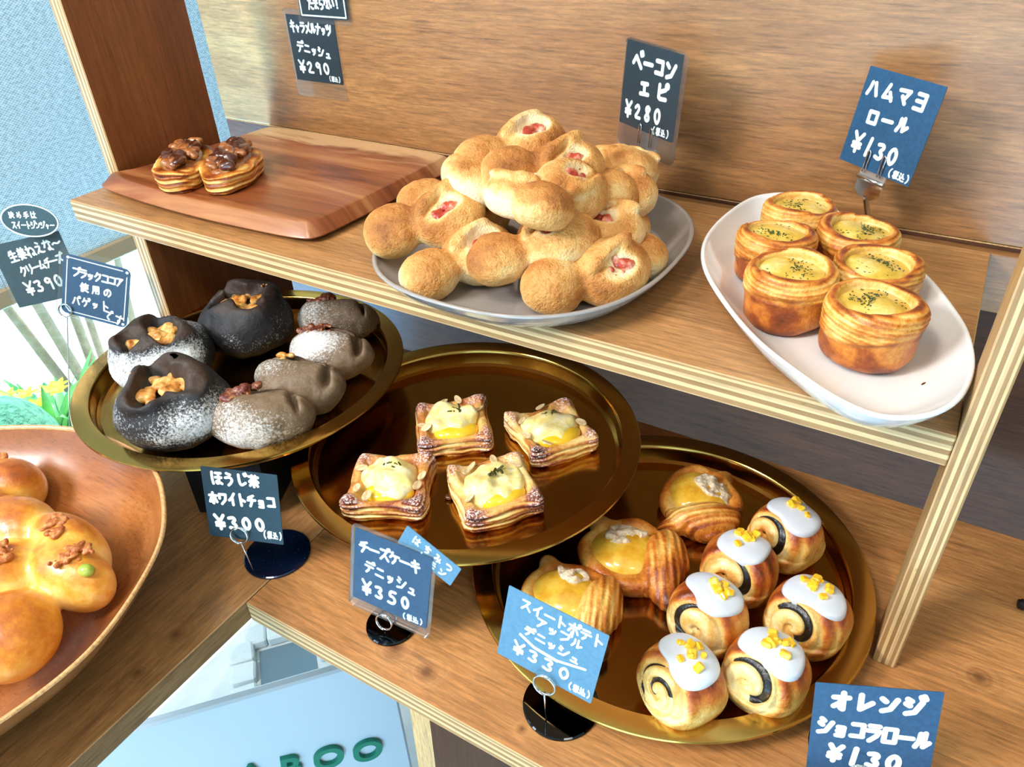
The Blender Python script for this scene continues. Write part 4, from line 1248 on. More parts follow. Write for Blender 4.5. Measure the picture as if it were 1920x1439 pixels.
def make_tea(seed, top='berry'):
    nf = noise_fn(seed, 60, 8, 2); r0 = random.Random(seed)
    def f(x, y, z):
        yb = y - 0.006 * (x / 0.045) ** 2
        d = ell(x, yb, z, (0, 0, 0.0240), (0.0455, 0.0270, 0.0255))
        fold = ell(x, yb, z, (-0.004, 0.011, 0.046), (0.036, 0.0050, 0.0110), 0.1)
        pin = ell(x, yb, z, (0.030, 0.004, 0.040), (0.0035, 0.022, 0.010), 0.4)
        fold = smin(fold, pin, 0.003)
        d = smax(d, -fold, 0.005)
        return smax(d + 0.0012 * nf(x, y, z) + 0.0004 * nf(x * 4, y * 4, z * 4), -z, 0.008)
    def flour(x, y, z, nx, ny, nz):
        low = noise_fn(seed + 8, 60, 6)(x, y, z)
        return np.clip(0.50 * sstep(-0.2, 0.6, -ny + 0.5 * nz) * sstep(0.016, -0.01, y) * sstep(0.03, -0.025, x) + 0.20 * low + 0.06, 0, 1)
    t = empty('roasted_tea_bread', (0, 0, -5))
    link('crust', snet('crust', f, (-0.049, -0.031, -0.001), (0.049, 0.036, 0.053), 0.0016, M['tea'], {'toast': lambda x, y, z, a, b, c: np.clip(0.4 + 0.5 * sstep(0.004, 0.014, y) * sstep(.03, .045, z), 0, 1), 'flour': flour}), t)
    if top == 'berry':
        link('nut_topping', cluster('nut_topping', 22, .0165, .0085, .0024, .0046, .006, M['berry'], seed, 0.0010, 0.0006), t, (-0.012, 0.007, 0.0455), (0.12, -0.1, 0.2))
    else:
        link('nut_topping', cluster('nut_topping', 7, .008, .004, .002, .0034, .003, M['cheese'], seed, 0.0009, 0.0005), t, (-0.014, 0.007, 0.0468), (0.1, -0.15, 0.2))
    return t


for seed, x, y, deg, s, topk, lab in [(5, -0.5530, 0.0790, 25, 0.92, 'berry', 'brown tea bread farthest back under the shelf edge'),
                                      (16, -0.5130, 0.0250, 14, 0.97, 'berry', 'brown tea bread with a big cluster of dark red nuts on top'),
                                      (28, -0.5030, -0.0290, 10, 1.0, 'few', 'brown tea bread, third from the back, almost without nuts'),
                                      (39, -0.4960, -0.0810, 30, 1.0, 'berry', 'palest floury brown tea bread at the front of the left tray')]:
    t = make_tea(seed, topk); t.location = (x, y, ZT1); t.rotation_euler = (0, 0, math.radians(deg)); t.scale = (s, s, s)
    tag(t, lab, 'bread', 'oval roasted tea breads')

# ------------------------------------------------------------------ pull-apart loaves (wooden bowl)
def make_loaf(seed, petals, top):
    """petals: (x, y, z, rx, ry, rz)"""
    nf = noise_fn(seed, 50, 8, 2)
    lo = [min(p[i] - p[i + 3] for p in petals) - 0.006 for i in range(3)]
    hi = [max(p[i] + p[i + 3] for p in petals) + 0.006 for i in range(3)]
    def f(x, y, z):
        d = None
        for p in petals:
            e = ell(x, y, z, p[:3], p[3:6]); d = e if d is None else smin(d, e, 0.007)
        return d + 0.0009 * nf(x, y, z)
    def toast(x, y, z, nx, ny, nz):
        low = noise_fn(seed + 5, 45, 8, 2)(x, y, z)
        gaps = np.stack([ell(x, y, z, p[:3], p[3:6]) for p in petals]); gaps.sort(axis=0)
        seam = sstep(0.012, 0.002, gaps[1] - gaps[0])
        return np.clip(0.26 + 0.30 * sstep(0.0, 0.9, nz) + 0.10 * low - 0.26 * seam, 0, 1)
    t = empty('pull_apart_loaf', (0, 0, -5))
    link('dough', snet('dough', f, lo, hi, 0.0021, M['loaf'], {'toast': toast}), t)
    return t, f


def top_on(t, f, pts, kind):
    for i, (x, y, s) in enumerate(pts):
        z = 0.14
        while f(np.array(x), np.array(y), np.array(z)) > -0.001 and z > 0: z -= 0.0005
        if kind == 'pea':
            link('green_soybean', blob('green_soybean', (0.0058, 0.0046, 0.0046), M['pea'], i, 0.05, 1.2), t, (x, y, z + 0.003), (0, 0, s))
        else:
            link('cheese_topping', cluster('cheese_topping', 34, .015 * s, .010 * s, .0013, .0029, .0022, M['browncheese'], i + 7, 0.0009, 0.0005), t, (x, y, z + 0.0008), (0.1, 0.1, i * 1.3))


base = 0.0165
P1 = [(0.050, -0.036, .027, .034, .031, .027), (0.036, 0.018, .029, .040, .021, .026), (0.014, 0.034, .030, .036, .020, .027), (-0.040, 0.024, .028, .036, .026, .027), (-0.050, -0.030, .028, .034, .031, .027), (0.000, -0.060, .027, .034, .030, .027), (0, -0.010, .029, .028, .028, .026)]
t, f = make_loaf(61, P1, None)
t.location = (-0.5510, -0.2745, base + 0.016); t.rotation_euler = (0, 0, 0.0)
top_on(t, f, [(0.000, -0.006, 1.0), (0.012, -0.034, 0.8), (0.016, 0.030, 0.9), (0.050, 0.020, 1.1)], 'cheese')
top_on(t, f, [(0.066, 0.018, 0.3), (0.002, -0.044, 0.9)], 'pea')
tag(t, 'large golden pull-apart loaf at the front of the wooden bowl', 'bread', 'pull-apart soybean loaves')
P2 = [(0.026, 0.004, .028, .027, .024, .026), (0.002, 0.038, .028, .027, .024, .026), (-0.036, 0.024, .028, .030, .028, .027), (-0.036, -0.022, .028, .030, .028, .026), (0.002, -0.022, .028, .029, .024, .025)]
t, f = make_loaf(67, P2, None)
t.location = (-0.6500, -0.2600, base + 0.012); t.rotation_euler = (0, 0, 0.1)
top_on(t, f, [(0.014, 0.006, 1.1), (-0.010, 0.040, 0.7), (0.004, -0.02, 0.8)], 'cheese')
top_on(t, f, [(0.012, -0.012, 0.3)], 'pea')
tag(t, 'smaller pull-apart loaf behind the large one in the wooden bowl', 'bread', 'pull-apart soybean loaves')

# ------------------------------------------------------------------ loose crumbs
tag(link('crumb', blob('crumb', (0.0026, 0.0008, 0.0006), M['berry'], 3, .2, 1.6), None, (-0.0230, 0.0342, 0.2098), (0, 0, 1.0)), 'dark red crumb lying on the white plate', 'crumb')
tag(link('crumb', blob('crumb', (0.0034, 0.0024, 0.0018), M['nutdark'], 4, .3, 2.0), None, (-0.3310, -0.0435, ZD + 0.0018)), 'dark caramelised crumb on the middle brass tray', 'crumb')

# ------------------------------------------------------------------ handwritten lettering
G = {
 'ア': '1015 8515 5545;5035 4560 2090', 'イ': '7508 5035 1558;5235 5292', 'エ': '2020 8020;5020 5082;1082 9082', 'オ': '1032 9032;6008 6092 4885;5838 4062 1278',
 'キ': '2030 8025;1555 8850;4508 5895', 'ク': '4008 2835 1050;4020 8320 7055 2592', 'ケ': '3008 2235 0850;2532 9230;6032 5865 3592', 'コ': '1518 8518 8582;1282 8882',
 'シ': '1515 3525;0838 2848;1288 5580 9030', 'ス': '1818 7818 5055 1588;5555 8890', 'チ': '7510 2025;0845 9245;5220 5060 2892', 'テ': '2015 8015;0842 9242;5242 4870 2592',
 'ト': '3505 3595;3540 8060', 'ナ': '1035 9035;5508 5055 2592', 'ニ': '2025 8025;0880 9280', 'ハ': '3520 2555 0885;6520 7855 9285', 'ヒ': '2010 2080 3588 8885;8030 2052',
 'フ': '1018 8518 7555 2592', 'ヘ': '0560 3525 9580', 'ホ': '1030 9030;5008 5092 3885;2850 1080;7250 9080', 'マ': '0820 9020 5562;3550 6585', 'ム': '5010 1580 8575;6550 9090',
 'メ': '8010 5560 1292;2535 8580', 'モ': '2018 8018;0848 9248;4518 4582 8885', 'ヨ': '2018 8018 8090;2052 8052;1590 8090', 'ヤ': '1535 8528 6555;3810 5592', 'ユ': '2030 7030 6585;0585 9585',
 'ラ': '2015 8015;1040 8540 7065 3092', 'リ': '2515 2560;7510 7560 4592', 'ル': '3015 2855 0888;6010 6085 9560', 'レ': '2510 2588 9050', 'ロ': '1518 8518 8585 1585 1518',
 'ワ': '1550 1518 8818 7860 3592', 'ー': '0850 9250', 'ツ': '1020 2245;4212 5240;8815 7560 3090', 'ン': '1020 3035;1285 5575 9225',
 'ほ': '1510 1050 1590;4515 9015;4045 9045;6815 6880 5290 4278 5268 9088', 'う': '3510 6518;2042 6035 8055 6080 4093', 'し': '3010 3070 4590 8570', 'た': '1025 5525;3508 2850 1090;5545 9045;5575 6588 9286',
 'ま': '1522 8522;1545 8545;5008 5078 3290 2278 3566 8590', 'ら': '4008 6518;3030 2560 5052 8062 7585 4093', 'な': '0825 5525;3508 2540 1058;6515 9032;7040 7078 5588 4578 5568 9090',
 'い': '1518 1560 3085 4070;7522 8555 8868', '!': '5008 5065;5086 5088', 'ね': '2508 2595;0830 4030 0575;3045 6022 9045 8580 6590 5878 7072 9590', 'え': '4005 6015;2035 7535 2085;4565 5585 6578 7088 9585',
 '〜': '0555 3045 6060 9548', 'め': '2520 4565;7010 5060 2585 1560 4535 8045 9070 6592', '手': '7510 2522;1542 8540;0868 9265;5018 5285 3892', '決': '1015 2025;0840 1850;0888 2062;3525 8525 8550;2850 9548;6008 5860 3092;6055 9590',
 'は': '1510 1050 1590;4035 9035;6810 6880 5090 4278 5268 9088', 'の': '5522 4575 2085 1050 4520 8028 8865 6090', '使': '2808 0845;2035 2092;3520 9520;4038 9038 9058 4058 4038;6508 6065 3592;4068 9590',
 '用': '2015 2060 0892;2015 8515 8585 7590;2038 8538;2060 8560;5015 5088', 'て': '1020 8520 5550 4575 7590', 'す': '0825 9225;5808 5870 4578 4058 5852 6265 4595', '茶': '1018 9018;3508 3528;6508 6528;5025 1055;5025 9055;1858 8258;5045 5092;3065 1585;7065 8585',
 'ち': '1525 8525;4508 2560 6050 8068 6088 4092', 'み': '1520 5520 2078 1065 4560 9080;7545 7068 5592', 'つ': '0835 5525 9045 8075 4588', '生': '2812 1040;1832 8530;1558 8556;5008 5090;0590 9588',
 '姜': '3005 3815;7005 6215;1520 8520;2035 8035;0850 9250;5020 5050;4050 2578 7592;7052 5578 2095;0568 9568', '税': '3010 1018;0535 4535;2515 2590;2538 0575;2842 4560;5510 6022;8510 7522;5030 8530 8550 5550 5030;6052 5575 4592;7552 7585 9582',
 '込': '1515 2525;0845 2045 2075 0588;2075 5088 9588;6015 5550 3568;5528 7555 9062', '(': '7005 4530 4570 7095', ')': '3005 5530 5570 3095', '¥': '1005 5045;9005 5045;5045 5095;1555 8555;1573 8573',
 '0': '5008 2028 1860 5092 8065 8030 5008', '1': '5508 4592', '2': '1530 4510 7528 5555 1288 8888', '3': '1518 6012 7530 4048 8065 6090 1582', '5': '8010 3010 2545 6040 8565 6090 1585', '8': '7520 5008 2525 5048 8072 5092 1872 5048 7525', '9': '8025 5008 2028 4550 8028 7592',
}
DAK = {'ジ': 'シ', 'ズ': 'ス', 'デ': 'テ', 'ベ': 'ヘ', 'バ': 'ハ', 'ブ': 'フ', 'ゲ': 'ケ', 'じ': 'し', 'で': 'て'}
HAN = {'ピ': 'ヒ', 'ポ': 'ホ', 'プ': 'フ'}
SMALL = {'ャ': 'ヤ', 'ッ': 'ツ', 'ュ': 'ユ', 'ョ': 'ヨ'}
ROUND = set('ほうしたまらないねえ〜めはのてすちみつ0235()89')


def chaikin(P):
    if len(P) < 3: return P
    closed = P[0] == P[-1]
    out = [] if closed else [P[0]]
    for a, b in zip(P[:-1], P[1:]):
        out.append((a[0] * .75 + b[0] * .25, a[1] * .75 + b[1] * .25)); out.append((a[0] * .25 + b[0] * .75, a[1] * .25 + b[1] * .75))
    out.append(out[0] if closed else P[-1])
    return out


def glyph(c):
    """polylines in a unit box, y down"""
    sc, off = 1.0, (0, 0); extra = []
    if c in DAK: extra = [[(0.82, 0.02), (0.90, 0.16)], [(0.97, -0.02), (1.05, 0.12)]]; c = DAK[c]
    elif c in HAN: extra = [[(0.93 + 0.1 * math.cos(k * PI / 4), 0.08 + 0.1 * math.sin(k * PI / 4)) for k in range(9)]]; c = HAN[c]
    elif c in SMALL: sc, off = 0.62, (0.15, 0.36); c = SMALL[c]
    L = []
    for st in G[c].split(';'):
        P = [(int(q[:2]) / 100, int(q[2:]) / 100) for q in st.split()]
        if c in ROUND: P = chaikin(chaikin(P))
        L.append([(x * sc + off[0], y * sc + off[1]) for x, y in P])
    return L + extra


def ribbon(mb, P, th, z, th2=0.00025):
    """flat paint stroke with round ends and joints: one raised pad per segment"""
    n = 8; r = th / 2
    for a, b in zip(P[:-1], P[1:]):
        d = math.atan2(b[1] - a[1], b[0] - a[0])
        out = [(b[0] + r * math.cos(d - PI / 2 + PI * k / n), b[1] + r * math.sin(d - PI / 2 + PI * k / n)) for k in range(n + 1)]
        out += [(a[0] + r * math.cos(d + PI / 2 + PI * k / n), a[1] + r * math.sin(d + PI / 2 + PI * k / n)) for k in range(n + 1)]
        zt = z + th2 + 2e-6 * (len(mb.f) % 4000) / 18
        mb.loft([[(x, y, z) for x, y in out], [(x, y, zt) for x, y in out]], True, None, False, True)


def ink(name, lines, w, h, mat, parent, extra=None, z=0.0006, seed=0, jitter=0.04):
    mb = MB(); r = random.Random(seed)
    for (txt, x0, y0, x1, y1, cw, ch, th) in lines:
        n = len(txt); sl = math.atan2((y1 - y0) * h, (x1 - x0) * w) if n > 1 else 0
        for i, c in enumerate(txt):
            t = i / max(1, n - 1)
            cx, cy = x0 + (x1 - x0) * t, y0 + (y1 - y0) * t
            a = sl * 0.8 + r.uniform(-jitter, jitter); s = 1 + r.uniform(-.06, .06)
            for P in glyph(c):
                Q = []
                for gx, gy in P:
                    px, py = (gx - .5) * cw * 0.86 * w * s, (gy - .5) * ch * 0.95 * h * s
                    q = (px * math.cos(a) - py * math.sin(a), px * math.sin(a) + py * math.cos(a))
                    Q.append(((cx - .5) * w + q[0], -((cy - .5) * h + q[1])))
                ribbon(mb, Q, th * 0.84, z)
    for (P, th) in (extra or []):
        ribbon(mb, [((x - .5) * w, -(y - .5) * h) for x, y in P], th, z)
    return mb.build(name, mat, parent)


def card_mat(name, a, b):
    t = NT(name); o = t.obj(); n = t.noise(o, 300, 4, 0.7)
    t.bsdf(t.ramp(n, [(0.3, a), (0.7, b)]), 0.42, t.bump(n, 0.15, 0.0003))
    return t.m


M['card_dark'] = card_mat('dark_card', '12262f', '1a323d')
M['card_blue'] = card_mat('slate_blue_card', '1d4563', '28547a')
M['card_dim'] = card_mat('dim_slate_card', '2c4650', '38545e')
M['card_pale'] = card_mat('pale_slate_card', '4d7690', '5b859f')
_t = NT('dark_blue_mirror'); _n = _t.ramp(_t.noise(_t.obj(), 420, 2), [(0.68, 0.0), (0.76, 1.0)])
_t.bsdf(_t.mix(hexc('0c1f3f'), hexc('5d7090'), _n), 0.12, None, Metallic=0.5, Coat_Weight=0.6); M['blue_mirror'] = _t.m
M['paint'] = plain('white_marker_paint', 'eef7f5', 0.5)


def pane_outline(x0, x1, y0, y1, r): return rr_outline(x0, x1, y0, y1, r, 6)


def card(name, label, c, R, w, h, lines, mat, sleeve=None, extra=None, frame=None, shape=None, bend=0.0, seed=0, cat='price card', grp='handwritten price cards'):
    """thin upright card; local x right, y up, z towards the reader"""
    t = empty(name)
    Rm = Matrix(R).to_4x4()
    X = Rm.col[0].to_3d().normalized(); Z = Rm.col[2].to_3d(); Z = (Z - X * Z.dot(X)).normalized(); Y = Z.cross(X)
    t.matrix_world = Matrix(((X.x, Y.x, Z.x, c[0]), (X.y, Y.y, Z.y, c[1]), (X.z, Y.z, Z.z, c[2]), (0, 0, 0, 1)))
    o = shape or pane_outline(-w / 2, w / 2, -h / 2, h / 2, 0.0008)
    MB().loft([[(x, y, 0) for x, y in o], [(x, y, 0.0005) for x, y in o]], True, None, True, True).build('card', mat, t)
    cd_ = t.children[0]
    ink('lettering', lines, w, h, M['paint'], cd_, extra, 0.0005, seed)
    if frame: ink('border_line', [], w, h, M['paint'], cd_, frame, 0.0005)
    if sleeve:
        l, r, tp, b, rad = sleeve
        s = pane_outline(-w / 2 - l * w, w / 2 + r * w, -h / 2 - b * h, h / 2 + tp * h, rad)
        MB().loft([[(x, y, -0.0004) for x, y in s], [(x, y, 0.0011) for x, y in s]], True, None, True, True).build('plastic_sleeve', M['sleeve'], t)
    tag(t, label, cat, grp)
    return t


ZEI = '(税込)'
RP = [[1, 0, 0], [0, 0, -1], [0, 1, 0]]
card('price_card', 'dark price card in a clear sleeve on the back panel above the cutting board', (-0.7147, 0.2785, 0.3024), RP, 0.0712, 0.0712,
     [('キャラメルナッツ', .11, .17, .88, .19, .13, .19, .0027), ('デニッシュ', .2, .475, .79, .54, .15, .18, .0027), ('¥290', .17, .78, .70, .78, .17, .22, .0031), (ZEI, .745, .925, .955, .928, .075, .1, .0011)],
     M['card_dark'], (.05, .05, .09, .26, .005), seed=1)
card('note_card', 'small white-bordered card overlapping the top of the sleeved card on the panel', (-0.6885, 0.2752, 0.3640), RP, 0.0690, 0.0545,
     [('たまらない!', .26, .74, .82, .70, .13, .24, .0026)], M['card_dark'], (.07, .07, .05, .10, .003), frame=[([(.03, .04), (.97, .04), (.97, .96), (.03, .96), (.03, .04)], .0016)], seed=2)
R2 = [[0.8766, 0.0485, -0.4788], [-0.4806, 0.0368, -0.8762], [-0.0249, 0.9981, 0.0556]]
card('price_card', 'dark sleeved price card clipped upright behind the heap of bacon rolls', (-0.2832, 0.2261, 0.3097), R2, 0.0719, 0.0691,
     [('ベーコン', .23, .215, .83, .205, .19, .23, .0042), ('エピ', .41, .50, .73, .475, .21, .21, .0042), ('¥280', .155, .80, .70, .765, .15, .22, .0034), (ZEI, .665, .937, .925, .921, .085, .11, .0013)],
     M['card_dark'], (.03, .08, .03, .27, .006), seed=3)
R3 = [[0.8232, 0.0999, -0.5589], [-0.5673, 0.1028, -0.8171], [-0.0242, 0.9897, 0.1413]]
card('price_card', 'blue price card without a sleeve clipped behind the white plate', (-0.0937, 0.2359, 0.2998), R3, 0.0694, 0.0713,
     [('ハムマヨ', .135, .20, .77, .19, .185, .2, .0034), ('ロール', .26, .475, .66, .455, .18, .18, .0034), ('¥130', .17, .765, .68, .78, .16, .22, .0034), (ZEI, .72, .935, .965, .933, .085, .1, .0013)], M['card_blue'], seed=4)
R7 = [[0.8872, 0.1233, 0.4445], [0.3827, 0.3414, -0.8585], [-0.2576, 0.9318, 0.2557]]
fr7 = [([(.06, .10), (.06, .88), (.12, .94)], .0010), ([(.12, .95), (.86, .95)], .0010), ([(.10, .05), (.88, .05)], .0010), ([(.95, .14), (.95, .88)], .0010)] + [([(x, y), (x + .004, y)], .0028) for x, y in ((.065, .055), (.945, .06), (.94, .945))]
card('message_card', 'rounded blue message card in a clear sleeve at the left, held by a ring clip', (-0.7601, -0.0391, 0.1296), R7, 0.0686, 0.0627,
     [('ブラックココア', .2, .265, .85, .25, .13, .17, .0022), ('使用の', .33, .49, .68, .47, .15, .17, .0020), ('バゲット', .22, .745, .66, .715, .14, .17, .0020), ('です', .71, .85, .88, .885, .14, .18, .0020)],
     M['card_blue'], (.07, .04, .09, .05, .006), frame=fr7, shape=pane_outline(-.0343, .0343, -.03135, .03135, 0.006), seed=5, grp='handwritten price cards')
R6 = [[0.8009, -0.2458, 0.546], [0.5778, 0.0778, -0.8125], [0.1572, 0.9662, 0.2043]]
c6 = Vector((-0.8116, -0.0596, 0.1508))
card('price_card', 'grey price card at the far left edge, partly behind the blue message card', c6, R6, 0.0719, 0.0654,
     [('生姜ねえな〜', .25, .22, .90, .16, .14, .2, .0022), ('クリームチーズ', .30, .47, .86, .40, .12, .17, .0021), ('¥390', .27, .74, .70, .72, .15, .24, .0026), (ZEI, .78, .90, .95, .90, .07, .10, .0010)],
     M['card_dim'], (.05, .05, .03, .14, .005), seed=6)
ov = [(0.0272 * math.cos(a), 0.0160 * math.sin(a)) for a in [2 * PI * k / 40 for k in range(40)]]
R6m = Matrix(R6); X6, Y6, Z6 = [R6m.col[i] for i in range(3)]
Xo = (X6 * math.cos(-0.28) + Y6 * math.sin(-0.28)); Yo = (Y6 * math.cos(-0.28) - X6 * math.sin(-0.28))
Ro = [[Xo[i], Yo[i], Z6[i]] for i in range(3)]
fro = [([(.5 + .485 * math.cos(a), .5 + .48 * math.sin(a)) for a in [2 * PI * k / 40 for k in range(41)]], .0012)]
card('oval_card', 'oval card with two written lines stuck above the grey price card', (-0.8020, -0.0530, 0.2030), Ro, 0.0544, 0.0320,
     [('決め手は', .2, .36, .58, .32, .11, .24, .0013), ('スイートジンジャー', .22, .66, .88, .60, .09, .25, .0014)], M['card_dim'], None, shape=ov, frame=fro, seed=7)
R8 = [[0.932, -0.0469, 0.3595], [0.3609, 0.2157, -0.9073], [-0.035, 0.9753, 0.2179]]
card('price_card', 'dark price card standing under the front rim of the left tray', (-0.4469, -0.1518, 0.0712), R8, 0.0620, 0.0626,
     [('ほうじ茶', .2, .14, .69, .125, .17, .2, .0026), ('ホワイトチョコ', .12, .43, .89, .395, .135, .19, .0026), ('¥300', .17, .775, .71, .745, .16, .22, .0032), (ZEI, .76, .875, .975, .878, .07, .13, .0012)], M['card_dark'], seed=8)
R9 = [[0.9949, 0.0408, 0.0921], [0.0805, 0.2281, -0.9703], [-0.0606, 0.9728, 0.2237]]
c9 = Vector((-0.3136, -0.1403, 0.0515))
card('price_card', 'blue sleeved price card leaning at the front rim of the middle tray', c9, R9, 0.0643, 0.0632,
     [('チーズケーキ', .13, .22, .80, .195, .16, .19, .0024), ('デニッシュ', .21, .475, .79, .515, .14, .19, .0023), ('¥350', .19, .78, .71, .757, .15, .22, .0029), (ZEI, .705, .945, .94, .924, .075, .1, .0012)],
     M['card_blue'], (.045, .05, .05, .13, .004), seed=9)
X9, Y9, Z9 = [Matrix(R9).col[i] for i in range(3)]
tr = c9 + X9 * 0.0285 + Y9 * 0.0318 - Z9 * 0.0012
ra = -0.38
Rt = [[(X9 * math.cos(ra) + Y9 * math.sin(ra))[i], (Y9 * math.cos(ra) - X9 * math.sin(ra))[i], Z9[i]] for i in range(3)]
card('flavour_tag', 'small tilted blue tag at the top right corner of the cheese danish price card', tr, Rt, 0.0480, 0.0190,
     [('はちみつ', .24, .30, .84, .30, .15, .40, .0015), ('レモン', .42, .72, .80, .72, .14, .36, .0015)], M['card_pale'], seed=10)
R10 = [[0.9947, 0.0978, 0.0331], [0.0173, 0.1583, -0.9872], [-0.1018, 0.9825, 0.1557]]
card('price_card', 'grey blue price card covering part of the front sweet potato danish', (-0.1790, -0.1474, 0.0729), R10, 0.0680, 0.0610,
     [('スイートポテト', .2, .14, .92, .13, .13, .17, .0018), ('アップル', .38, .28, .74, .30, .13, .15, .0017), ('デニッシュ', .28, .465, .76, .50, .13, .15, .0017), ('¥330', .21, .77, .69, .78, .14, .2, .0022), (ZEI, .77, .90, .965, .885, .07, .12, .0012)],
     M['card_pale'], extra=[([(.20, .56), (.36, .64), (.60, .66), (.87, .58)], .0018)], seed=11)
R11 = [[0.9269, -0.1418, 0.3475], [0.3709, 0.204, -0.906], [0.0576, 0.9687, 0.2416]]
card('price_card', 'blue price card cut by the bottom edge of the picture at the right', (0.0052, -0.0905, 0.0461), R11, 0.0690, 0.0660,
     [('オレンジ', .22, .18, .79, .175, .17, .22, .0041), ('ショコラロール', .12, .47, .90, .545, .14, .22, .0037), ('¥130', .22, .78, .70, .84, .15, .22, .0040), (ZEI, .75, .93, .95, .94, .07, .1, .0012)], M['card_blue'], seed=12)


# ------------------------------------------------------------------ card holders
def ring_holder(label, base, ringc, face, disc_r=0.0265, ring_r=0.0068, disc=None, dmat='mirror'):
    """disc base, thin wire stem and a coiled ring whose plane faces along `face`"""
    t = empty('card_holder', base); tag(t, label, 'card holder', 'ring card holders')
    b = Vector(base); rc = Vector(ringc) - b; fc = Vector(face).normalized()
    dx = Vector(disc or base) - b
    MB().lathe([(0, 0.0022), (disc_r - 0.001, 0.0022), (disc_r, 0.0016), (disc_r, 0.0002), (disc_r - 0.0006, 0.0), (0, 0.0)], 56, None, (dx.x, dx.y)).build('base_disc', M[dmat], t, False)
    u = Vector((0, 0, 1)).cross(fc).normalized(); v = fc.cross(u).normalized()
    n = 40
    coil = [rc + u * (ring_r * math.sin(4 * PI * k / n)) - v * (ring_r * math.cos(4 * PI * k / n)) + fc * (0.0018 * (k / n - 0.5)) for k in range(n + 1)]
    foot = rc - v * ring_r - fc * 0.0009
    MB().tube([Vector((0, 0, 0.002)), (foot + Vector((0, 0, 0.002))) / 2, foot], 0.0006, 8).build('stem', M['chrome'], t, True)
    MB().tube(coil, 0.0007, 8).build('ring', M['chrome'], t, True)
    return t


ring_holder('ring card holder on the left counter, its base hidden by the left tray', (-0.715, -0.148, 0.0), (-0.7880, -0.0620, 0.1112), [R7[i][2] for i in range(3)], 0.024)
h8 = ring_holder('ring card holder with a dark blue mirror disc on the side counter', (-0.4471, -0.1600, 0.0), (-0.4480, -0.1622, 0.0475), [R8[i][2] for i in range(3)], 0.0275, 0.0070, (-0.4475, -0.1345, 0.0), 'blue_mirror')
ring_holder('ring card holder in front of the middle tray with its ring over a round disc', (-0.3190, -0.1520, 0.0), (-0.3172, -0.1520, 0.0125), [R9[i][2] for i in range(3)], 0.0195, 0.0066, (-0.3180, -0.1440, 0.0))
ring_holder('ring card holder at the front rim of the right tray', (-0.1784, -0.1556, 0.0), (-0.1790, -0.1560, 0.0415), [R10[i][2] for i in range(3)], 0.0260, 0.0076, (-0.1754, -0.1400, 0.0))
ring_holder('ring card holder behind the bottom right price card', (0.008, -0.098, 0.0), (0.006, -0.1050, 0.0215), [R11[i][2] for i in range(3)], 0.0255, 0.0070, (0.0, -0.078, 0.0))


def clip_holder(label, c, R, w, h, foot, drop, side=0.0):
    """clear hinged clip: two prongs in front of the card, hinge barrel, lower leaf and a flat foot"""
    Rm = Matrix(R); X, Y, Z = [Rm.col[i].normalized() for i in range(3)]
    o = Vector(c) - Y * (h / 2 + drop) + X * side
    t = empty('card_clip'); tag(t, label, 'card clip', 'clear hinged card clips')
    t.matrix_world = Matrix(((X.x, Y.x, Z.x, o.x), (X.y, Y.y, Z.y, o.y), (X.z, Y.z, Z.z, o.z), (0, 0, 0, 1)))
    MB().box((-0.0125, -0.001, -0.0022), (0.0125, 0.013, -0.0008), None, 0.0003).build('upper_leaf', M['plastic'], t)
    for sx in (-0.0075, 0.0075):
        MB().tube([(sx - 0.0014, 0.002, 0.0014), (sx - 0.0014, 0.0175, 0.0020), (sx, 0.0190, 0.0020), (sx + 0.0014, 0.0175, 0.0020), (sx + 0.0014, 0.002, 0.0014)], 0.0006, 8).build('prong', M['chrome'], t, True)
    MB().tube([(-0.0128, -0.0025, -0.0005), (0.0128, -0.0025, -0.0005)], 0.0017, 12).build('hinge_barrel', M['chrome'], t, True)
    inv = t.matrix_world.inverted()
    f = inv @ Vector(foot)
    a = [Vector((-0.0125, -0.004, -0.001)), Vector((0.0125, -0.004, -0.001)), Vector((0.0125, -0.012, -0.001)), Vector((0.006, -0.017, -0.001)), Vector((-0.006, -0.017, -0.001)), Vector((-0.0125, -0.012, -0.001))]
    d = Vector((0, 0, -0.0012))
    mb = MB(); mb.loft([[p + d for p in a], a], True, None, True, True)
    s0 = Vector((0, -0.015, -0.0016))
    mb.tube([s0, (s0 + f) / 2, f], 0.0022, 8)
    mb.build('lower_leaf', M['chrome'], t)
    wz = inv.to_3x3() @ Vector((0, 0, 1)); wx = inv.to_3x3() @ Vector((1, 0, 0)); wy = inv.to_3x3() @ Vector((0, 1, 0))
    FM = Matrix(((wx.x, wy.x, wz.x, f.x), (wx.y, wy.y, wz.y, f.y), (wx.z, wy.z, wz.z, f.z), (0, 0, 0, 1)))
    MB().box((-0.013, -0.012, 0.0), (0.013, 0.012, 0.0016), FM, 0.0004).build('foot', M['plastic'], t)
    return t


clip_holder('clear hinged clip holding the dark card behind the bacon rolls', (-0.2832, 0.2261, 0.3097), R2, 0.0719, 0.0691, (-0.2735, 0.2450, 0.2022), 0.013, 0.003)
clip_holder('clear hinged clip holding the blue card behind the white plate', (-0.0937, 0.2359, 0.2998), R3, 0.0694, 0.0713, (-0.0880, 0.2490, 0.2022), 0.004, 0.0)

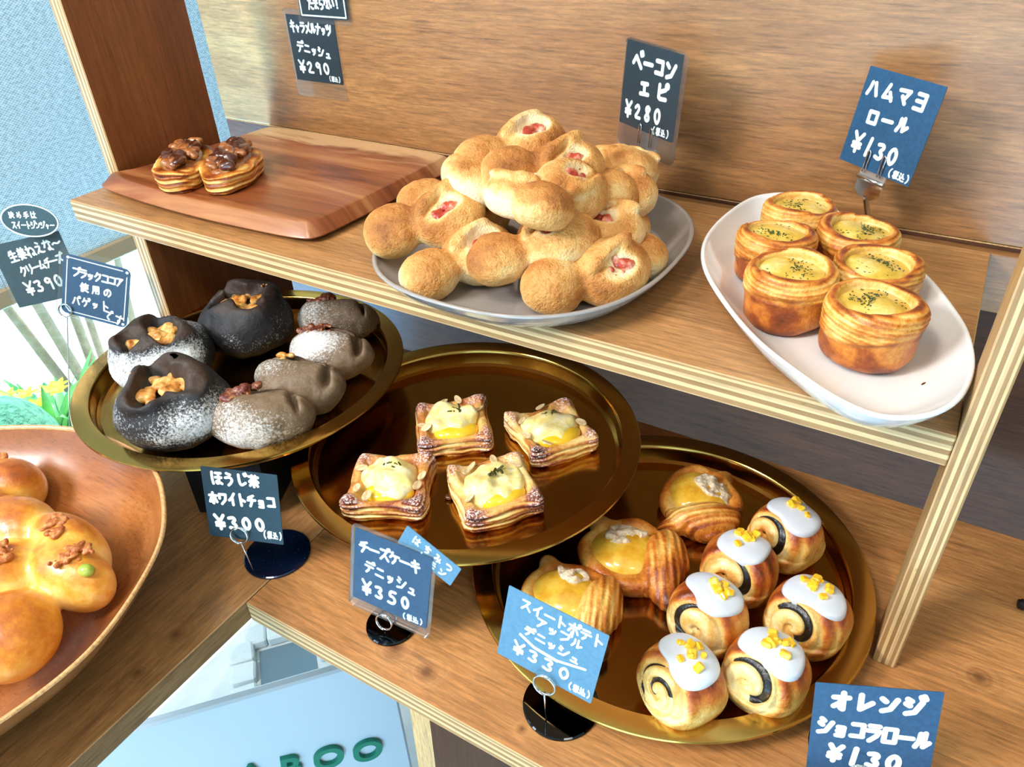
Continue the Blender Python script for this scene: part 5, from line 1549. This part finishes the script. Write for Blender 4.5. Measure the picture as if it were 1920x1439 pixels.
# ------------------------------------------------------------------ letters of the white sign
def letter(ch, u, v, size, parent):
    cu = bpy.data.curves.new('letter', 'FONT'); cu.body = ch; cu.size = size; cu.extrude = 0.003; cu.offset = 0.0017
    cu.align_x = 'CENTER'; cu.align_y = 'CENTER'
    o = bpy.data.objects.new('letter_curve', cu); COL.objects.link(o)
    bpy.context.view_layer.update()
    me = bpy.data.meshes.new_from_object(o.evaluated_get(bpy.context.evaluated_depsgraph_get()))
    bpy.data.objects.remove(o)
    me.materials.clear(); me.materials.append(M['green'])
    q = link('letter', me, parent.children[0], (u, -0.0032, 0.5 + v), (PI / 2, 0.12, 0)); q.scale = (0.78, 0.92, 1)
    return q


for ch, u, v in (('O', -0.0545, -0.184), ('O', -0.1060, -0.172), ('B', -0.1555, -0.165), ('A', -0.2040, -0.158)):
    letter(ch, u, v, 0.066, sg)

# square opening in the floor with white painted bricks around it
hx, hy = -0.935, 0.135
pd = MB(); 
hm = Matrix(((sd.x, -sn.x, 0, hx), (sd.y, -sn.y, 0, hy), (0, 0, 1, -0.85), (0, 0, 0, 1)))
pit = tag(MB().box((-0.055, -0.06, 0.0005), (0.055, 0.06, 0.003), hm).build('floor_hatch', plain('hatch_grey', '6f8794', 0.6)), 'grey square hatch in the pale floor behind the white sign', 'hatch')
bi = 0
rb_ = random.Random(2)
for (x, y, lx, ly, where) in [(-0.085, -0.045, .024, .022, 'left'), (-0.085, 0.005, .024, .022, 'left'), (-0.085, 0.055, .024, .022, 'left'), (-0.06, 0.088, .022, .022, 'far'), (-0.012, 0.088, .022, .022, 'far'), (0.036, 0.088, .022, .022, 'far'), (0.085, 0.060, .024, .022, 'right'), (0.085, 0.010, .024, .022, 'right')]:
    b = MB().box((x - lx, y - ly, 0.0003), (x + lx, y + ly, 0.022 + rb_.uniform(0, .006)), hm @ Matrix.Rotation(rb_.uniform(-.05, .05), 4, 'Z'), 0.004).build('white_brick', M['plaster'])
    n = bi; bi += 1
    tag(b, ['white painted brick on the left side of the floor hatch, nearest the viewer', 'white painted brick in the middle of the hatch left side', 'white painted brick at the far left corner of the hatch', 'white painted brick on the far side of the hatch, left', 'white painted brick on the far side of the hatch, middle', 'white painted brick on the far side of the hatch, right', 'white painted brick at the far right corner of the hatch', 'white painted brick on the right side of the hatch'][n], 'brick', 'white bricks around the floor hatch')

# small black peg on the counter right of the post
pg = MB(); pg.tube([(0, 0, 0.004), (0.02, 0.004, 0.004)], 0.0035, 12)
for k in range(4): pg.tube([(0.002 + k * 0.005, 0.0004 + k * 0.001, 0.004), (0.004 + k * 0.005, 0.0008 + k * 0.001, 0.004)], 0.0042, 12)
tag(pg.build('black_peg', M['black'], None, True, (0.0850, 0.0990, 0.0003)), 'small black ribbed peg lying on the counter at the right edge', 'peg')
